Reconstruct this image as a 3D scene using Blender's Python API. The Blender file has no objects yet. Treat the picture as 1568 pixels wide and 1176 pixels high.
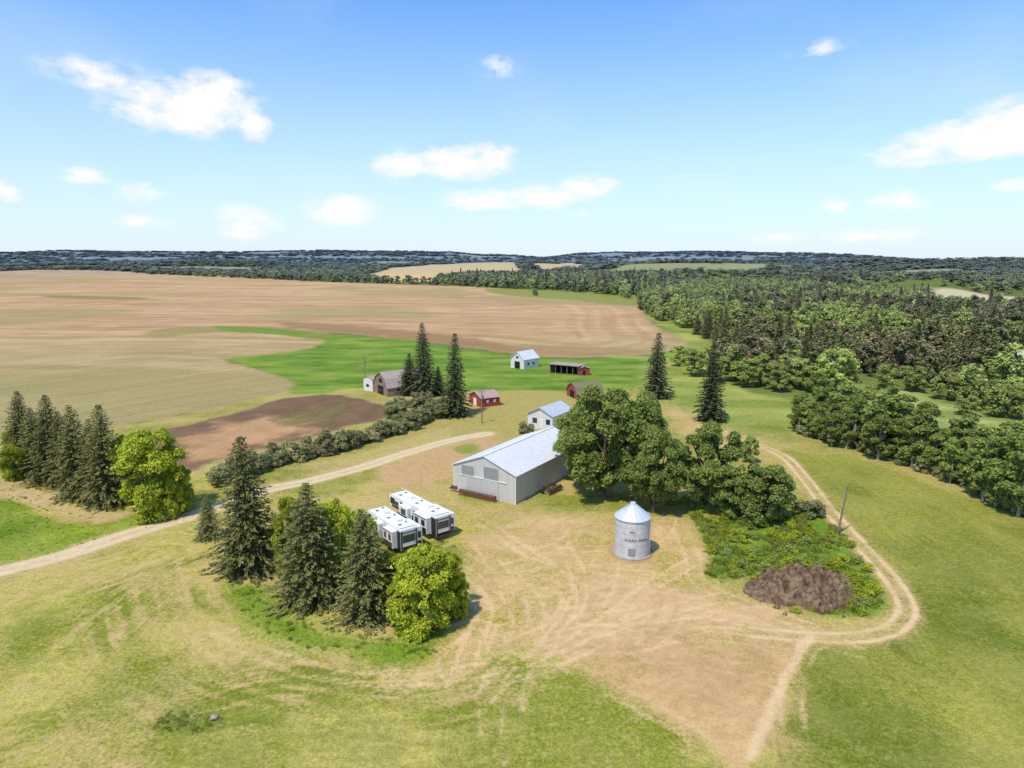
import bpy, bmesh, math, random
import numpy as np
from mathutils import Vector, Matrix
random.seed(7)
sc = bpy.context.scene
# ---------------------------------------------------------------- survey helpers (photo measurements -> metres on the land)
H = 38.0; FL = 1045.0; PITCH = math.atan(188/1045.0)
cp, sp = math.cos(PITCH), math.sin(PITCH)
def ray(u, v):
    x = (u-784)/FL; y = (588-v)/FL
    return (x, cp+y*sp, -sp+y*cp)
def gp(u, v):
    d = ray(u, v); t = H/-d[2]
    return (d[0]*t, d[1]*t)
def mpp(v):
    return H/-ray(784, v)[2]/FL
def hgt(vb, vt):
    y0 = gp(784, vb)[1]; r = ray(784, vt)
    return H + y0*r[2]/r[1]
def lin(c):
    c = c/255.0
    return c/12.92 if c <= 0.04045 else ((c+0.055)/1.055)**2.4
def alb(r, g, b):
    return np.array([lin(r)/1.16, lin(g)/1.25, lin(b)/1.42])
# ---------------------------------------------------------------- noise
def vnoise(x, y, seed):
    T = np.random.RandomState(seed).rand(256, 256).astype(np.float32)
    xf = np.floor(x); yf = np.floor(y)
    fx = x-xf; fy = y-yf
    xi = xf.astype(np.int64) & 255; yi = yf.astype(np.int64) & 255
    x1 = (xi+1) & 255; y1 = (yi+1) & 255
    fx = fx*fx*(3-2*fx); fy = fy*fy*(3-2*fy)
    return (T[xi, yi]*(1-fx)+T[x1, yi]*fx)*(1-fy)+(T[xi, y1]*(1-fx)+T[x1, y1]*fx)*fy
def fbm(x, y, seed, o=4):
    s = 0; a = 0.5; n = 0
    for i in range(o):
        s = s+a*vnoise(x*2**i+i*17.3, y*2**i+i*9.1, seed+i); n += a; a *= .5
    return s/n
def sstep(a, b, x):
    t = np.clip((x-a)/(b-a), 0, 1); return t*t*(3-2*t)
def terrain_z(x, y):
    x = np.asarray(x, dtype=float); y = np.asarray(y, dtype=float)
    r = np.sqrt(x*x+y*y)+1e-6
    u = 784+FL*np.where(y > 1, x/np.maximum(y, 1), np.sign(x)*5)
    px = np.interp(u, [-600, 0, 150, 300, 420, 500, 600, 690, 730, 800, 830, 880, 940, 1000, 1080, 1150, 1230, 1300, 1380, 1450, 1568, 2200], [10, 10, 12, 11, 13, 14.5, 14, 13, 9.5, 7, 4.5, 10, 13, 12, 13.5, 11.5, 10, 6.5, 3, .5, 0, 4])
    h1 = 34*np.clip((fbm(x/1100+7, y/500+3, 50, 3)-.35)*2.6, 0, 2)
    h2 = 38+8500*px/1045+30*(fbm(x/420, y/420, 60, 3)-.5)
    a = sstep(2300, 3400, r); b = sstep(5200, 8500, r)
    z = a*h1*(1-b)+b*h2
    # rolling wooded land on the right
    k = sstep(420, 900, r)*sstep(140, 420, x)*(1-sstep(.62, .70, x/np.maximum(y, 1)))*(1-a)*(y > 0)
    z = z+k*70*(fbm(x/420+5, y/330+2, 77, 3)-.42)
    return z
# ---------------------------------------------------------------- material helpers
def newmat(name):
    m = bpy.data.materials.new(name); m.use_nodes = True
    nt = m.node_tree; b = nt.nodes['Principled BSDF']
    return m, nt, b
def N(nt, t, **kw):
    n = nt.nodes.new(t)
    for k, v in kw.items(): setattr(n, k, v)
    return n
def mathn(nt, op, a, b=None, clamp=False):
    n = nt.nodes.new('ShaderNodeMath'); n.operation = op; n.use_clamp = clamp
    for i, v in enumerate((a, b)):
        if v is None: continue
        if isinstance(v, (int, float)): n.inputs[i].default_value = v
        else: nt.links.new(v, n.inputs[i])
    return n.outputs[0]
def mixc(nt, f, a, b, mode='MIX'):
    n = nt.nodes.new('ShaderNodeMix'); n.data_type = 'RGBA'; n.blend_type = mode
    for s, v in ((n.inputs[0], f), (n.inputs[6], a), (n.inputs[7], b)):
        if isinstance(v, (int, float)): s.default_value = v
        elif hasattr(v, 'links'): nt.links.new(v, s)
        else: s.default_value = (v[0], v[1], v[2], 1)
    return n.outputs[2]
def maprange(nt, x, a, b, c=0.0, d=1.0):
    n = nt.nodes.new('ShaderNodeMapRange'); nt.links.new(x, n.inputs[0])
    for i, v in enumerate((a, b, c, d)): n.inputs[i+1].default_value = v
    return n.outputs[0]
def noise(nt, vec, scale, detail=3, rough=.5):
    n = nt.nodes.new('ShaderNodeTexNoise'); n.inputs['Scale'].default_value = scale
    n.inputs['Detail'].default_value = detail; n.inputs['Roughness'].default_value = rough
    if vec is not None: nt.links.new(vec, n.inputs['Vector'])
    return n.outputs['Fac']
def painted_haze(nt, col, start=1200., end=9000., mx=.75, hc=(.19, .25, .29)):  # aerial haze painted into the base colour, by distance from the origin
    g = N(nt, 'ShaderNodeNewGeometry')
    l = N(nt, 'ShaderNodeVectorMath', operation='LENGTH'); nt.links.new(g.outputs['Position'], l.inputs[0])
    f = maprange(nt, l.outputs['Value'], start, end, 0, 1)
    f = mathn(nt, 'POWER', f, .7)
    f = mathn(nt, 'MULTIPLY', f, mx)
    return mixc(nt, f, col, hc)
def simple(name, col, rough=.7, metal=0., var=.15, scale=3., bump=0., spec=.3):
    m, nt, b = newmat(name)
    tc = N(nt, 'ShaderNodeTexCoord')
    n = noise(nt, tc.outputs['Object'], scale, 5, .6)
    f = maprange(nt, n, .3, .7, 1-var, 1+var)
    c = N(nt, 'ShaderNodeVectorMath', operation='SCALE'); c.inputs[0].default_value = tuple(col); nt.links.new(f, c.inputs['Scale'])
    nt.links.new(c.outputs[0], b.inputs['Base Color'])
    b.inputs['Roughness'].default_value = rough; b.inputs['Metallic'].default_value = metal
    b.inputs['Specular IOR Level'].default_value = spec
    if bump:
        bp = N(nt, 'ShaderNodeBump'); bp.inputs['Strength'].default_value = bump; bp.inputs['Distance'].default_value = .05
        nt.links.new(n, bp.inputs['Height']); nt.links.new(bp.outputs[0], b.inputs['Normal'])
    return m
def ribbed(name, col, period=.3, rough=.45, axis='X', metal=.0, var=.12, rust=None):
    m, nt, b = newmat(name)
    tc = N(nt, 'ShaderNodeTexCoord')
    s = N(nt, 'ShaderNodeSeparateXYZ'); nt.links.new(tc.outputs['Object'], s.inputs[0])
    if axis == 'XY': c0 = mathn(nt, 'ADD', s.outputs['X'], s.outputs['Y'])
    else: c0 = s.outputs[axis]
    w = mathn(nt, 'SINE', mathn(nt, 'MULTIPLY', c0, 2*math.pi/period))
    sheet = mathn(nt, 'LESS_THAN', mathn(nt, 'FRACT', mathn(nt, 'MULTIPLY', c0, 1/(period*5))), .05)
    st = N(nt, 'ShaderNodeMapping'); st.inputs['Scale'].default_value = (1.2, 1.2, .35); nt.links.new(tc.outputs['Object'], st.inputs[0])
    n = noise(nt, st.outputs[0], 1.2, 6, .65)
    f = mathn(nt, 'ADD', maprange(nt, n, .3, .7, 1-var, 1+var), mathn(nt, 'MULTIPLY', w, .05))
    f = mathn(nt, 'SUBTRACT', f, mathn(nt, 'MULTIPLY', sheet, .14))
    c = N(nt, 'ShaderNodeVectorMath', operation='SCALE'); c.inputs[0].default_value = tuple(col); nt.links.new(f, c.inputs['Scale'])
    out = c.outputs[0]
    if rust is not None:
        n2 = noise(nt, st.outputs[0], 2.3, 6, .7)
        out = mixc(nt, maprange(nt, n2, .5, .68, 0, .8), out, rust)
    nt.links.new(out, b.inputs['Base Color'])
    bp = N(nt, 'ShaderNodeBump'); bp.inputs['Strength'].default_value = .5; bp.inputs['Distance'].default_value = .02
    nt.links.new(w, bp.inputs['Height']); nt.links.new(bp.outputs[0], b.inputs['Normal'])
    b.inputs['Roughness'].default_value = rough; b.inputs['Metallic'].default_value = metal
    return m
def leafmat(name, dark, light, alt=None, far=False, transl=.25):
    wt = lambda c: None if c is None else (c[0]*1.12, c[1]*1.02, c[2]*.8)
    dark, light, alt = wt(dark), wt(light), wt(alt)
    m, nt, b = newmat(name)
    at = N(nt, 'ShaderNodeAttribute', attribute_name='tint')
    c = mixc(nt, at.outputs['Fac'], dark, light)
    oi = N(nt, 'ShaderNodeObjectInfo')
    if alt is not None:
        c = mixc(nt, maprange(nt, oi.outputs['Random'], .35, 1., 0, .85), c, alt)
    vr = mathn(nt, 'FRACT', mathn(nt, 'MULTIPLY', oi.outputs['Random'], 17.3))
    s = N(nt, 'ShaderNodeVectorMath', operation='SCALE'); nt.links.new(c, s.inputs[0]); nt.links.new(maprange(nt, vr, 0, 1, .72, 1.3), s.inputs['Scale'])
    c = s.outputs[0]
    if far: c = painted_haze(nt, c, 350., 6000., .88, (.26, .34, .40))
    nt.links.new(c, b.inputs['Base Color'])
    b.inputs['Roughness'].default_value = .6; b.inputs['Specular IOR Level'].default_value = .15
    if transl:
        t = N(nt, 'ShaderNodeBsdfTranslucent'); nt.links.new(c, t.inputs[0])
        mx = N(nt, 'ShaderNodeMixShader'); mx.inputs[0].default_value = transl
        nt.links.new(b.outputs[0], mx.inputs[1]); nt.links.new(t.outputs[0], mx.inputs[2])
        nt.links.new(mx.outputs[0], nt.nodes['Material Output'].inputs[0])
    return m
# ---------------------------------------------------------------- mesh helpers
def link(o): sc.collection.objects.link(o); return o
def quadmesh(name, V, Q, mats, mi=None, tint=None, smooth=False):
    V = np.asarray(V, dtype=np.float32); Q = np.asarray(Q, dtype=np.int32)
    me = bpy.data.meshes.new(name)
    me.vertices.add(len(V)); me.vertices.foreach_set('co', V.ravel())
    k = Q.shape[1]
    me.loops.add(len(Q)*k); me.loops.foreach_set('vertex_index', Q.ravel())
    me.polygons.add(len(Q)); me.polygons.foreach_set('loop_start', np.arange(0, len(Q)*k, k, dtype=np.int32))
    me.polygons.foreach_set('loop_total', np.full(len(Q), k, dtype=np.int32))
    for m in mats: me.materials.append(m)
    if mi is not None: me.polygons.foreach_set('material_index', np.asarray(mi, dtype=np.int32))
    if smooth: me.polygons.foreach_set('use_smooth', np.ones(len(Q), dtype=bool))
    me.update(calc_edges=True)
    if tint is not None:
        a = me.attributes.new('tint', 'FLOAT', 'POINT'); a.data.foreach_set('value', np.asarray(tint, dtype=np.float32))
    return me
def tube(P, R, n=6):
    P = [Vector(p) for p in P]; V = []; Q = []
    for i, p in enumerate(P):
        d = (P[min(i+1, len(P)-1)]-P[max(i-1, 0)]).normalized()
        a = d.orthogonal().normalized() if abs(d.z) < .9 else Vector((1, 0, 0)).cross(d).normalized()
        b = d.cross(a)
        for j in range(n):
            t = 2*math.pi*j/n; V.append(p+(a*math.cos(t)+b*math.sin(t))*R[i])
    for i in range(len(P)-1):
        for j in range(n):
            Q.append((i*n+j, i*n+(j+1) % n, (i+1)*n+(j+1) % n, (i+1)*n+j))
    return [tuple(v) for v in V], Q
class MB:  # mesh buffer
    def __init__(s): s.V = []; s.F = []; s.M = []
    def add(s, V, F, m=0):
        o = len(s.V); s.V += [tuple(v) for v in V]
        for f in F: s.F.append(tuple(i+o for i in f)); s.M.append(m)
    def box(s, x0, x1, y0, y1, z0, z1, m=0):
        s.add([(x0, y0, z0), (x1, y0, z0), (x1, y1, z0), (x0, y1, z0), (x0, y0, z1), (x1, y0, z1), (x1, y1, z1), (x0, y1, z1)],
              [(0, 3, 2, 1), (4, 5, 6, 7), (0, 1, 5, 4), (1, 2, 6, 5), (2, 3, 7, 6), (3, 0, 4, 7)], m)
    def cyl(s, p0, p1, r0, r1=None, n=12, m=0):
        r1 = r0 if r1 is None else r1
        V, Q = tube([p0, p1], [r0, r1], n); s.add(V, Q+[tuple(range(n))[::-1], tuple(range(n, 2*n))], m)
    def mesh(s, name, mats, smooth=False):
        me = bpy.data.meshes.new(name); me.from_pydata(s.V, [], s.F)
        for m in mats: me.materials.append(m)
        me.polygons.foreach_set('material_index', s.M)
        if smooth: me.polygons.foreach_set('use_smooth', [True]*len(s.F))
        me.update(); return me
    def obj(s, name, mats, parent=None, smooth=False, bevel=0):
        o = link(bpy.data.objects.new(name, s.mesh(name, mats, smooth))); o.parent = parent
        if bevel:
            b = o.modifiers.new('bevel', 'BEVEL'); b.width = bevel; b.segments = 2
        return o
def empty(name, loc=(0, 0, 0), rz=0):
    e = link(bpy.data.objects.new(name, None)); e.location = loc; e.rotation_euler = (0, 0, rz); e.empty_display_size = .5
    return e
# ---------------------------------------------------------------- polygons / curves
def W(pts): return np.array([gp(u, v) for u, v in pts])
def smooth(P, n=6):
    P = np.asarray(P, float); out = []
    for i in range(len(P)-1):
        p0 = P[max(i-1, 0)]; p1 = P[i]; p2 = P[i+1]; p3 = P[min(i+2, len(P)-1)]
        for k in range(n):
            t = k/n
            out.append(.5*((2*p1)+(-p0+p2)*t+(2*p0-5*p1+4*p2-p3)*t*t+(-p0+3*p1-3*p2+p3)*t**3))
    out.append(P[-1]); return np.array(out)
def segdist(X, Y, P, closed=False):
    D = np.full(X.shape, 1e18)
    n = len(P); rg = range(n if closed else n-1)
    for i in rg:
        ax, ay = P[i]; bx, by = P[(i+1) % n]
        dx, dy = bx-ax, by-ay; L = dx*dx+dy*dy+1e-9
        t = np.clip(((X-ax)*dx+(Y-ay)*dy)/L, 0, 1)
        d = (X-ax-t*dx)**2+(Y-ay-t*dy)**2
        np.minimum(D, d, out=D)
    return np.sqrt(D)
def inside(X, Y, P):
    c = np.zeros(X.shape, bool); n = len(P)
    for i in range(n):
        ax, ay = P[i]; bx, by = P[(i+1) % n]
        if ay == by: continue
        c ^= ((ay > Y) != (by > Y)) & (X < (bx-ax)*(Y-ay)/(by-ay)+ax)
    return c
# ---------------------------------------------------------------- GROUND
def axis(lo, hi, step, gl, el, gh, eh):
    c = list(np.arange(lo, hi, step)); a = []; s = step; x = lo
    while x > el: s *= gl; x -= s; a.append(x)
    b = []; s = step; x = c[-1]
    while x < eh: s *= gh; x += s; b.append(x)
    return np.array(a[::-1]+c+b)
ax = axis(-80, 90, .30, 1.0125, -12500, 1.0125, 12500)
ay = axis(42, 150, .30, 1.12, -4000, 1.011, 13000)
GX, GY = np.meshgrid(ax, ay, indexing='ij')
nx, ny = GX.shape
X = GX.ravel(); Y = GY.ravel(); NV = len(X)
Z = terrain_z(X, Y)
R_ = np.sqrt(X*X+Y*Y)
gcol = np.tile(alb(104, 122, 62), (NV, 1)); dcol = np.tile(alb(150, 130, 90), (NV, 1)); dv = np.full(NV, .08)
jit = (fbm(X/6, Y/6, 3, 3)-.5)*2; jitb = (fbm(X/60, Y/60, 5, 3)-.5)*2
fa = fbm(X/400, Y/400, 8, 3)
gcol *= (.75+.5*fa)[:, None]
fr = sstep(1500, 2500, R_)[:, None]
fp = fbm(X/500+3, Y/260, 15, 4)
gcol = gcol*(1-fr)+fr*(alb(62, 78, 56)*(1-sstep(.6, .63, fp))[:, None]+alb(156, 160, 108)*sstep(.6, .63, fp)[:, None])
def paint(pts, g=None, d=None, dval=None, soft=1., jk=1., a=1., world=False, sm=True):
    P = pts if world else W(pts)
    if sm == 'open': P = smooth(P, 4)
    elif sm: P = smooth(np.vstack([P, P[:1]]), 3)[:-1]
    mg = soft*3
    sel = np.where((X > P[:, 0].min()-mg) & (X < P[:, 0].max()+mg) & (Y > P[:, 1].min()-mg) & (Y < P[:, 1].max()+mg))[0]
    x = X[sel]; y = Y[sel]
    sd = segdist(x, y, P, True); ins = inside(x, y, P); sd = np.where(ins, sd, -sd)
    j = jit[sel] if soft < 8 else jitb[sel]
    w = sstep(-soft, soft, sd+j*soft*jk)*a
    if g is not None: gcol[sel] = gcol[sel]*(1-w[:, None])+alb(*g)*w[:, None]
    if d is not None: dcol[sel] = dcol[sel]*(1-w[:, None])+alb(*d)*w[:, None]
    if dval is not None: dv[sel] = dv[sel]*(1-w)+dval*w
    return sel, w
def vary(sel, w, c0, c1, sx, sy, seed):
    v = np.clip((fbm(X[sel]/sx, Y[sel]/sy, seed, 5)-.3)*2.2, 0, 1)[:, None]
    gcol[sel] = gcol[sel]*(1-w[:, None])+(alb(*c0)*(1-v)+alb(*c1)*v)*w[:, None]
def line(pts, width, dval=None, d=None, g=None, soft=.4, a=1., brk=0., world=False, sm=5, seed=1):
    P = smooth(pts if world else W(pts), sm)
    mg = width+soft*3
    sel = np.where((X > P[:, 0].min()-mg) & (X < P[:, 0].max()+mg) & (Y > P[:, 1].min()-mg) & (Y < P[:, 1].max()+mg))[0]
    x = X[sel]; y = Y[sel]
    sd = width/2-segdist(x, y, P)
    w = sstep(-soft, soft, sd+jit[sel]*soft*.6)*a
    if brk: w = w*np.clip(1-brk+brk*2*sstep(.35, .65, fbm(x/3, y/3, 70+seed, 2)), 0, 1)
    if g is not None: gcol[sel] = gcol[sel]*(1-w[:, None])+alb(*g)*w[:, None]
    if d is not None: dcol[sel] = dcol[sel]*(1-w[:, None])+alb(*d)*w[:, None]
    if dval is not None: dv[sel] = dv[sel]*(1-w)+dval*w
FIELD = [(-500, 417), (200, 418.5), (480, 431), (720, 439), (860, 450), (965, 461), (985, 480), (1010, 505), (1052, 518), (1045, 533), (985, 543), (900, 547), (820, 545), (700, 529), (640, 521), (560, 513), (500, 508), (505, 520), (480, 533), (400, 545), (345, 550), (400, 566), (450, 584), (440, 598), (370, 615), (230, 645), (0, 680), (-200, 705), (-500, 740)]
FARF = [[(128, 411.5), (215, 411.5), (215, 414), (128, 414)], [(545, 422), (600, 414), (700, 411), (785, 410.5), (800, 417), (700, 424), (655, 432), (600, 433)], [(810, 412), (880, 411), (900, 414), (830, 416)]]
RIVER = [(1425, 448), (1480, 450), (1568, 455), (1800, 462), (1800, 482), (1568, 473), (1500, 465), (1430, 456)]
OPEN = [(-600, 690), (0, 672), (230, 645), (440, 598), (600, 592), (900, 595), (1060, 575), (1120, 590), (1240, 640), (1400, 690), (1568, 770), (1900, 930), (1900, 1400), (-600, 1400)]
sel, w = paint(OPEN, (156, 164, 74), (206, 182, 126), .30, soft=2, sm=False)
vary(sel, w, (140, 146, 62), (184, 178, 98), 13, 9, 301)
sel, w = paint(FIELD, (150, 148, 92), (208, 172, 124), .9, soft=4, sm='open')
x = X[sel]; y = Y[sel]
bend = 40*fbm(x/240, y/200, 21, 3)
th = math.radians(-7); xr = x*math.cos(th)+y*math.sin(th); yr = -x*math.sin(th)+y*math.cos(th)+bend
s1 = fbm(xr/240, yr/13, 31, 4); s2 = fbm(xr/70, yr/2.6, 37, 3); s3 = fbm(x/120, y/90, 41, 5); s4 = fbm(x/16, y/9, 43, 4)
# close to the yard the passes run diagonally
dg = fbm((x*.8-y*.6)/2.4, (x*.6+y*.8)/90, 47, 3); nr_ = sstep(330, 240, y)
s2 = s2*(1-nr_)+dg*nr_
Dh = segdist(x, y, smooth(W([(720, 441), (880, 455), (965, 470), (1000, 500), (1035, 522), (980, 538), (860, 540), (700, 524)]), 5))
hw = sstep(70, 40, Dh)*.6; sh = vnoise(Dh/3.6, (x+y)/160, 45)
s2 = s2*(1-hw)+sh*hw; s1 = s1*(1-hw)+(.5+.25*(vnoise(Dh/9, x*0+y/300, 46)-.5))*hw
t = np.clip(.5+.85*(s1-.5)+.7*(s2-.5)+.5*(s3-.5)+.8*(s4-.5), 0, 1)
c = alb(226, 194, 154)*t[:, None]+alb(182, 142, 108)*(1-t[:, None])
near = sstep(440, 230, y)[:, None]
c = c*(1-near*.75)+(alb(214, 194, 146)*t[:, None]+alb(164, 146, 102)*(1-t[:, None]))*near*.75
g2 = sstep(.47, .66, s3+.06*near[:, 0]+.15*(s4-.5))[:, None]*.6
c = c*(1-g2)+alb(156, 148, 98)*g2
dcol[sel] = dcol[sel]*(1-w[:, None])+c*w[:, None]
dv[sel] = dv[sel]*(1-w)+(.86+.35*(s2-.5)-.18*near[:, 0])*w
for f in FARF: paint(f, (190, 170, 110), (220, 194, 138), .95, soft=20, jk=.3, sm=False)
paint([(425, 492), (520, 497), (640, 508), (760, 524), (800, 540), (700, 530), (560, 512), (440, 501)], (120, 115, 70), (156, 124, 92), .85, soft=5, a=.75)
paint([(700, 524), (800, 528), (960, 533), (980, 543), (820, 546)], (128, 120, 76), (168, 132, 98), .8, soft=5, a=.6)
paint([(60, 452), (210, 455), (215, 459), (80, 456)], (130, 126, 74), None, .1, soft=4, a=.8)
paint([(220, 508), (290, 500), (420, 500), (500, 510), (430, 508), (330, 509), (240, 516)], (142, 142, 78), None, .2, soft=5, a=.8)
paint([(330, 499), (420, 503), (500, 512), (560, 517), (640, 522), (600, 529), (500, 521), (420, 512), (345, 507)], (118, 146, 58), None, .0, soft=2)
paint([(740, 441), (900, 447), (985, 452), (980, 468), (880, 460), (760, 450)], (140, 152, 76), None, .1, soft=6)
LUSH = [(345, 550), (400, 545), (480, 533), (520, 517), (640, 525), (700, 533), (820, 549), (980, 548), (1060, 533), (1060, 560), (1030, 575), (980, 590), (900, 600), (760, 602), (690, 600), (620, 600), (560, 590), (500, 600), (450, 602), (452, 584), (400, 566)]
sel, w = paint(LUSH, (98, 152, 44), None, 0., soft=3); vary(sel, w, (90, 132, 40), (138, 168, 66), 16, 6, 91)
sel, w = paint([(985, 482), (1050, 500), (1100, 545), (1110, 590), (1250, 620), (1230, 662), (1100, 650), (1010, 610), (985, 560), (1060, 535)], (140, 164, 78), None, .12, soft=4); vary(sel, w, (126, 148, 62), (178, 186, 98), 18, 10, 92)
line([(935, 545), (985, 548), (1040, 552)], 8, 0., g=(160, 172, 92), soft=3)
sel, w = paint([(1290, 590), (1400, 600), (1480, 625), (1568, 655), (1750, 700), (1750, 730), (1568, 690), (1400, 645), (1290, 618)], (140, 164, 92), None, .05, soft=5); vary(sel, w, (126, 150, 74), (182, 190, 116), 16, 8, 93)
paint([(1535, 536), (1568, 536), (1650, 545), (1650, 556), (1568, 552), (1540, 546)], (200, 200, 190), (215, 205, 190), .9, soft=4)
sel, w = paint(RIVER, (190, 190, 150), (206, 196, 168), .8, soft=12)
paint([(560, 600), (620, 605), (700, 600), (860, 600), (880, 640), (800, 668), (690, 665), (650, 680), (560, 690), (620, 650), (600, 620)], (164, 166, 84), (200, 172, 120), .42, soft=3)
paint([(1030, 620), (1090, 650), (1180, 680), (1130, 700), (1060, 670), (1020, 640)], (166, 162, 84), (214, 184, 134), .62, soft=3)
# garden
GARD = [(225, 660), (330, 640), (440, 610), (520, 605), (605, 627), (590, 642), (540, 652), (440, 682), (380, 692), (330, 707), (290, 722), (250, 700)]
sel, w = paint(GARD, (98, 92, 60), (130, 106, 84), 1.1, soft=1.5)
g0 = np.array(gp(290, 722)); g1 = np.array(gp(540, 652)); gd = (g1-g0)/np.linalg.norm(g1-g0)
paint([(262, 690), (300, 662), (360, 648), (440, 648), (490, 655), (470, 668), (400, 684), (330, 702), (290, 710)], None, (204, 164, 122), 1.1, soft=4, jk=2.2, a=.85)
q = (X[sel]-g0[0])*-gd[1]+(Y[sel]-g0[1])*gd[0]
dcol[sel] *= (1+w*(.13*np.sin(q*2*math.pi/1.5)*(.3+fbm(X[sel]/9, Y[sel]/9, 333, 2))+.5*(fbm(X[sel]/4, Y[sel]/4, 335, 4)-.5)))[:, None]
for k in range(7):
    a0 = g0+gd*34+np.array([-gd[1], gd[0]])*(8+k*2.2)
    line([a0, a0+gd*8, a0+gd*(15+k*1.8)], .8, -.1, g=(118, 148, 62), soft=.4, a=.9, brk=.4, world=True, seed=k)
# left verge
sel, w = paint([(-500, 800), (0, 695), (60, 740), (140, 778), (200, 790), (310, 765), (310, 784), (200, 812), (100, 845), (0, 872), (-500, 1000)], (116, 150, 42), None, .04, soft=1.5, sm=False); vary(sel, w, (108, 138, 36), (150, 170, 58), 8, 5, 94)
paint([(-200, 700), (0, 722), (60, 748), (140, 775), (195, 786), (150, 802), (60, 785), (0, 762), (-200, 760)], (156, 156, 78), (208, 182, 134), .6, soft=1.5)
paint([(420, 722), (560, 690), (680, 655), (690, 668), (620, 692), (480, 732), (430, 742)], (176, 172, 92), (208, 184, 130), .5, soft=1)
MEAD = [(1195, 690), (1300, 700), (1420, 740), (1568, 800), (1900, 960), (1900, 1400), (1130, 1400), (1170, 1111), (1235, 990), (1390, 965), (1345, 850), (1240, 740)]
sel, w = paint(MEAD, (128, 144, 60), (180, 164, 102), .12, soft=1.5, sm=False); vary(sel, w, (112, 128, 44), (166, 166, 76), 10, 17, 95)
# foreground lawn modulation
fg = np.where((Y < 125) & (X > -120) & (X < 25) & (Y > 20))[0]
v = fbm(X[fg]/11, Y[fg]/7, 99, 5)
dv[fg] = np.clip(dv[fg]+(v-.5)*1.3*(dv[fg] > .2), 0, 1)
v2 = sstep(.36, .66, fbm(X[fg]/11+4, Y[fg]/8, 103, 5))[:, None]; isl = (dv[fg] > .12)[:, None]
gcol[fg] = np.where(isl, alb(134, 146, 50)*(1-v2)+alb(188, 182, 94)*v2, gcol[fg])
def arcs(pts, reach, period, amp, seed):
    P = smooth(W(pts), 5); mg = reach
    sel = np.where((X > P[:, 0].min()-mg) & (X < P[:, 0].max()+mg) & (Y > P[:, 1].min()-mg) & (Y < P[:, 1].max()+mg))[0]
    x = X[sel]; y = Y[sel]; D = segdist(x, y, P)+1.4*(fbm(x/9, y/9, seed+31, 3)-.5)
    br = sstep(.38, .66, fbm(x/6, y/6, seed, 4))
    s2 = vnoise(D*1.5, (x+y)/10, seed+9)-.5; s3 = vnoise(D*3.6, (x+y)/7, seed+19)-.5
    f = (s2*1.2+s3*1.0)*amp*br*sstep(reach, reach*.5, D)
    dv[sel] += f; gcol[sel] *= (1+.3*f)[:, None]
arcs([(240, 850), (262, 920), (310, 975), (400, 1020), (520, 1042), (640, 1045), (740, 1030)], 16, 1.7, .62, 201)
arcs([(-20, 1080), (60, 1000), (130, 940), (200, 890), (250, 850)], 15, 1.6, .5, 211)
arcs([(0, 930), (120, 890), (240, 850), (310, 820)], 10, 1.5, .5, 221)
arcs([(-50, 1160), (120, 1120), (300, 1111), (420, 1085), (600, 1080), (760, 1060)], 10, 1.6, .5, 231)
arcs([(1568, 1000), (1480, 900), (1380, 820), (1280, 740)], 24, 3.2, .35, 241)
for pts, wd_ in [([(270, 860), (275, 910), (320, 960), (400, 1008), (520, 1032), (650, 1036), (740, 1015)], .9), ([(255, 900), (300, 985), (400, 1036), (540, 1056), (700, 1052), (780, 1035)], .8), ([(20, 1060), (90, 985), (170, 925), (240, 885)], .8), ([(150, 890), (230, 862), (300, 835)], 1.0)]:
    line(pts, wd_, .95, d=(222, 200, 142), soft=.8, a=.5, brk=.8, seed=int(wd_*10))
LB = [(350, 893), (400, 905), (440, 935), (520, 965), (600, 975), (690, 960), (715, 975), (660, 1008), (540, 1008), (440, 988), (380, 950)]
paint(LB, (118, 150, 42), None, .0, soft=2)
paint([(0, 960), (90, 930), (110, 950), (60, 1010), (0, 1040)], (128, 142, 50), None, .05, soft=2, a=.8)
paint([(880, 1022), (960, 1068), (1045, 1115), (1040, 1200), (780, 1200), (800, 1080), (840, 1030)], (140, 150, 54), None, .12, soft=1.5, a=.9)
BL = [(225, 1112), (258, 1090), (325, 1088), (350, 1112), (300, 1130)]
paint(BL, (104, 122, 44), None, 0, soft=1.4, a=.8)
WEEDS = [(1060, 790), (1150, 800), (1230, 790), (1290, 812), (1325, 870), (1352, 915), (1335, 943), (1240, 938), (1222, 915), (1150, 885), (1082, 885), (1088, 840)]
paint([(575, 712), (640, 690), (700, 672), (748, 664), (765, 684), (715, 700), (692, 735), (620, 745), (560, 738)], (170, 162, 84), (208, 172, 128), .8, soft=2.5, jk=1.6)
paint([(695, 684), (725, 680), (735, 690), (705, 695)], (140, 156, 66), None, .1, soft=1)
paint([(560, 745), (690, 745), (700, 760), (790, 780), (800, 800), (740, 830), (700, 790), (600, 760)], (172, 168, 84), (210, 180, 130), .52, soft=2.5)
paint([(700, 830), (760, 800), (850, 785), (930, 800), (1050, 795), (1085, 840), (1075, 885), (1150, 915), (1240, 948), (1340, 958), (1240, 988), (1205, 1040), (1168, 1111), (1140, 1180), (1100, 1150), (1040, 1112), (950, 1062), (860, 1012), (790, 1003), (700, 1035), (678, 995), (740, 945), (722, 880)], (178, 166, 86), (218, 186, 138), .62, soft=2.2, jk=1.4)
paint([(830, 950), (900, 905), (1010, 890), (1120, 915), (1240, 965), (1240, 985), (1205, 1040), (1166, 1111), (1140, 1180), (1100, 1150), (1045, 1112), (950, 1062), (865, 1010), (780, 1000)], None, (216, 182, 136), .9, soft=3, a=.8, jk=1.5)
paint([(870, 1010), (1000, 985), (1120, 985), (1225, 1000), (1160, 1111), (1110, 1150), (1045, 1112), (960, 1065)], None, (204, 168, 122), .85, soft=3, a=.65)
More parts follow.
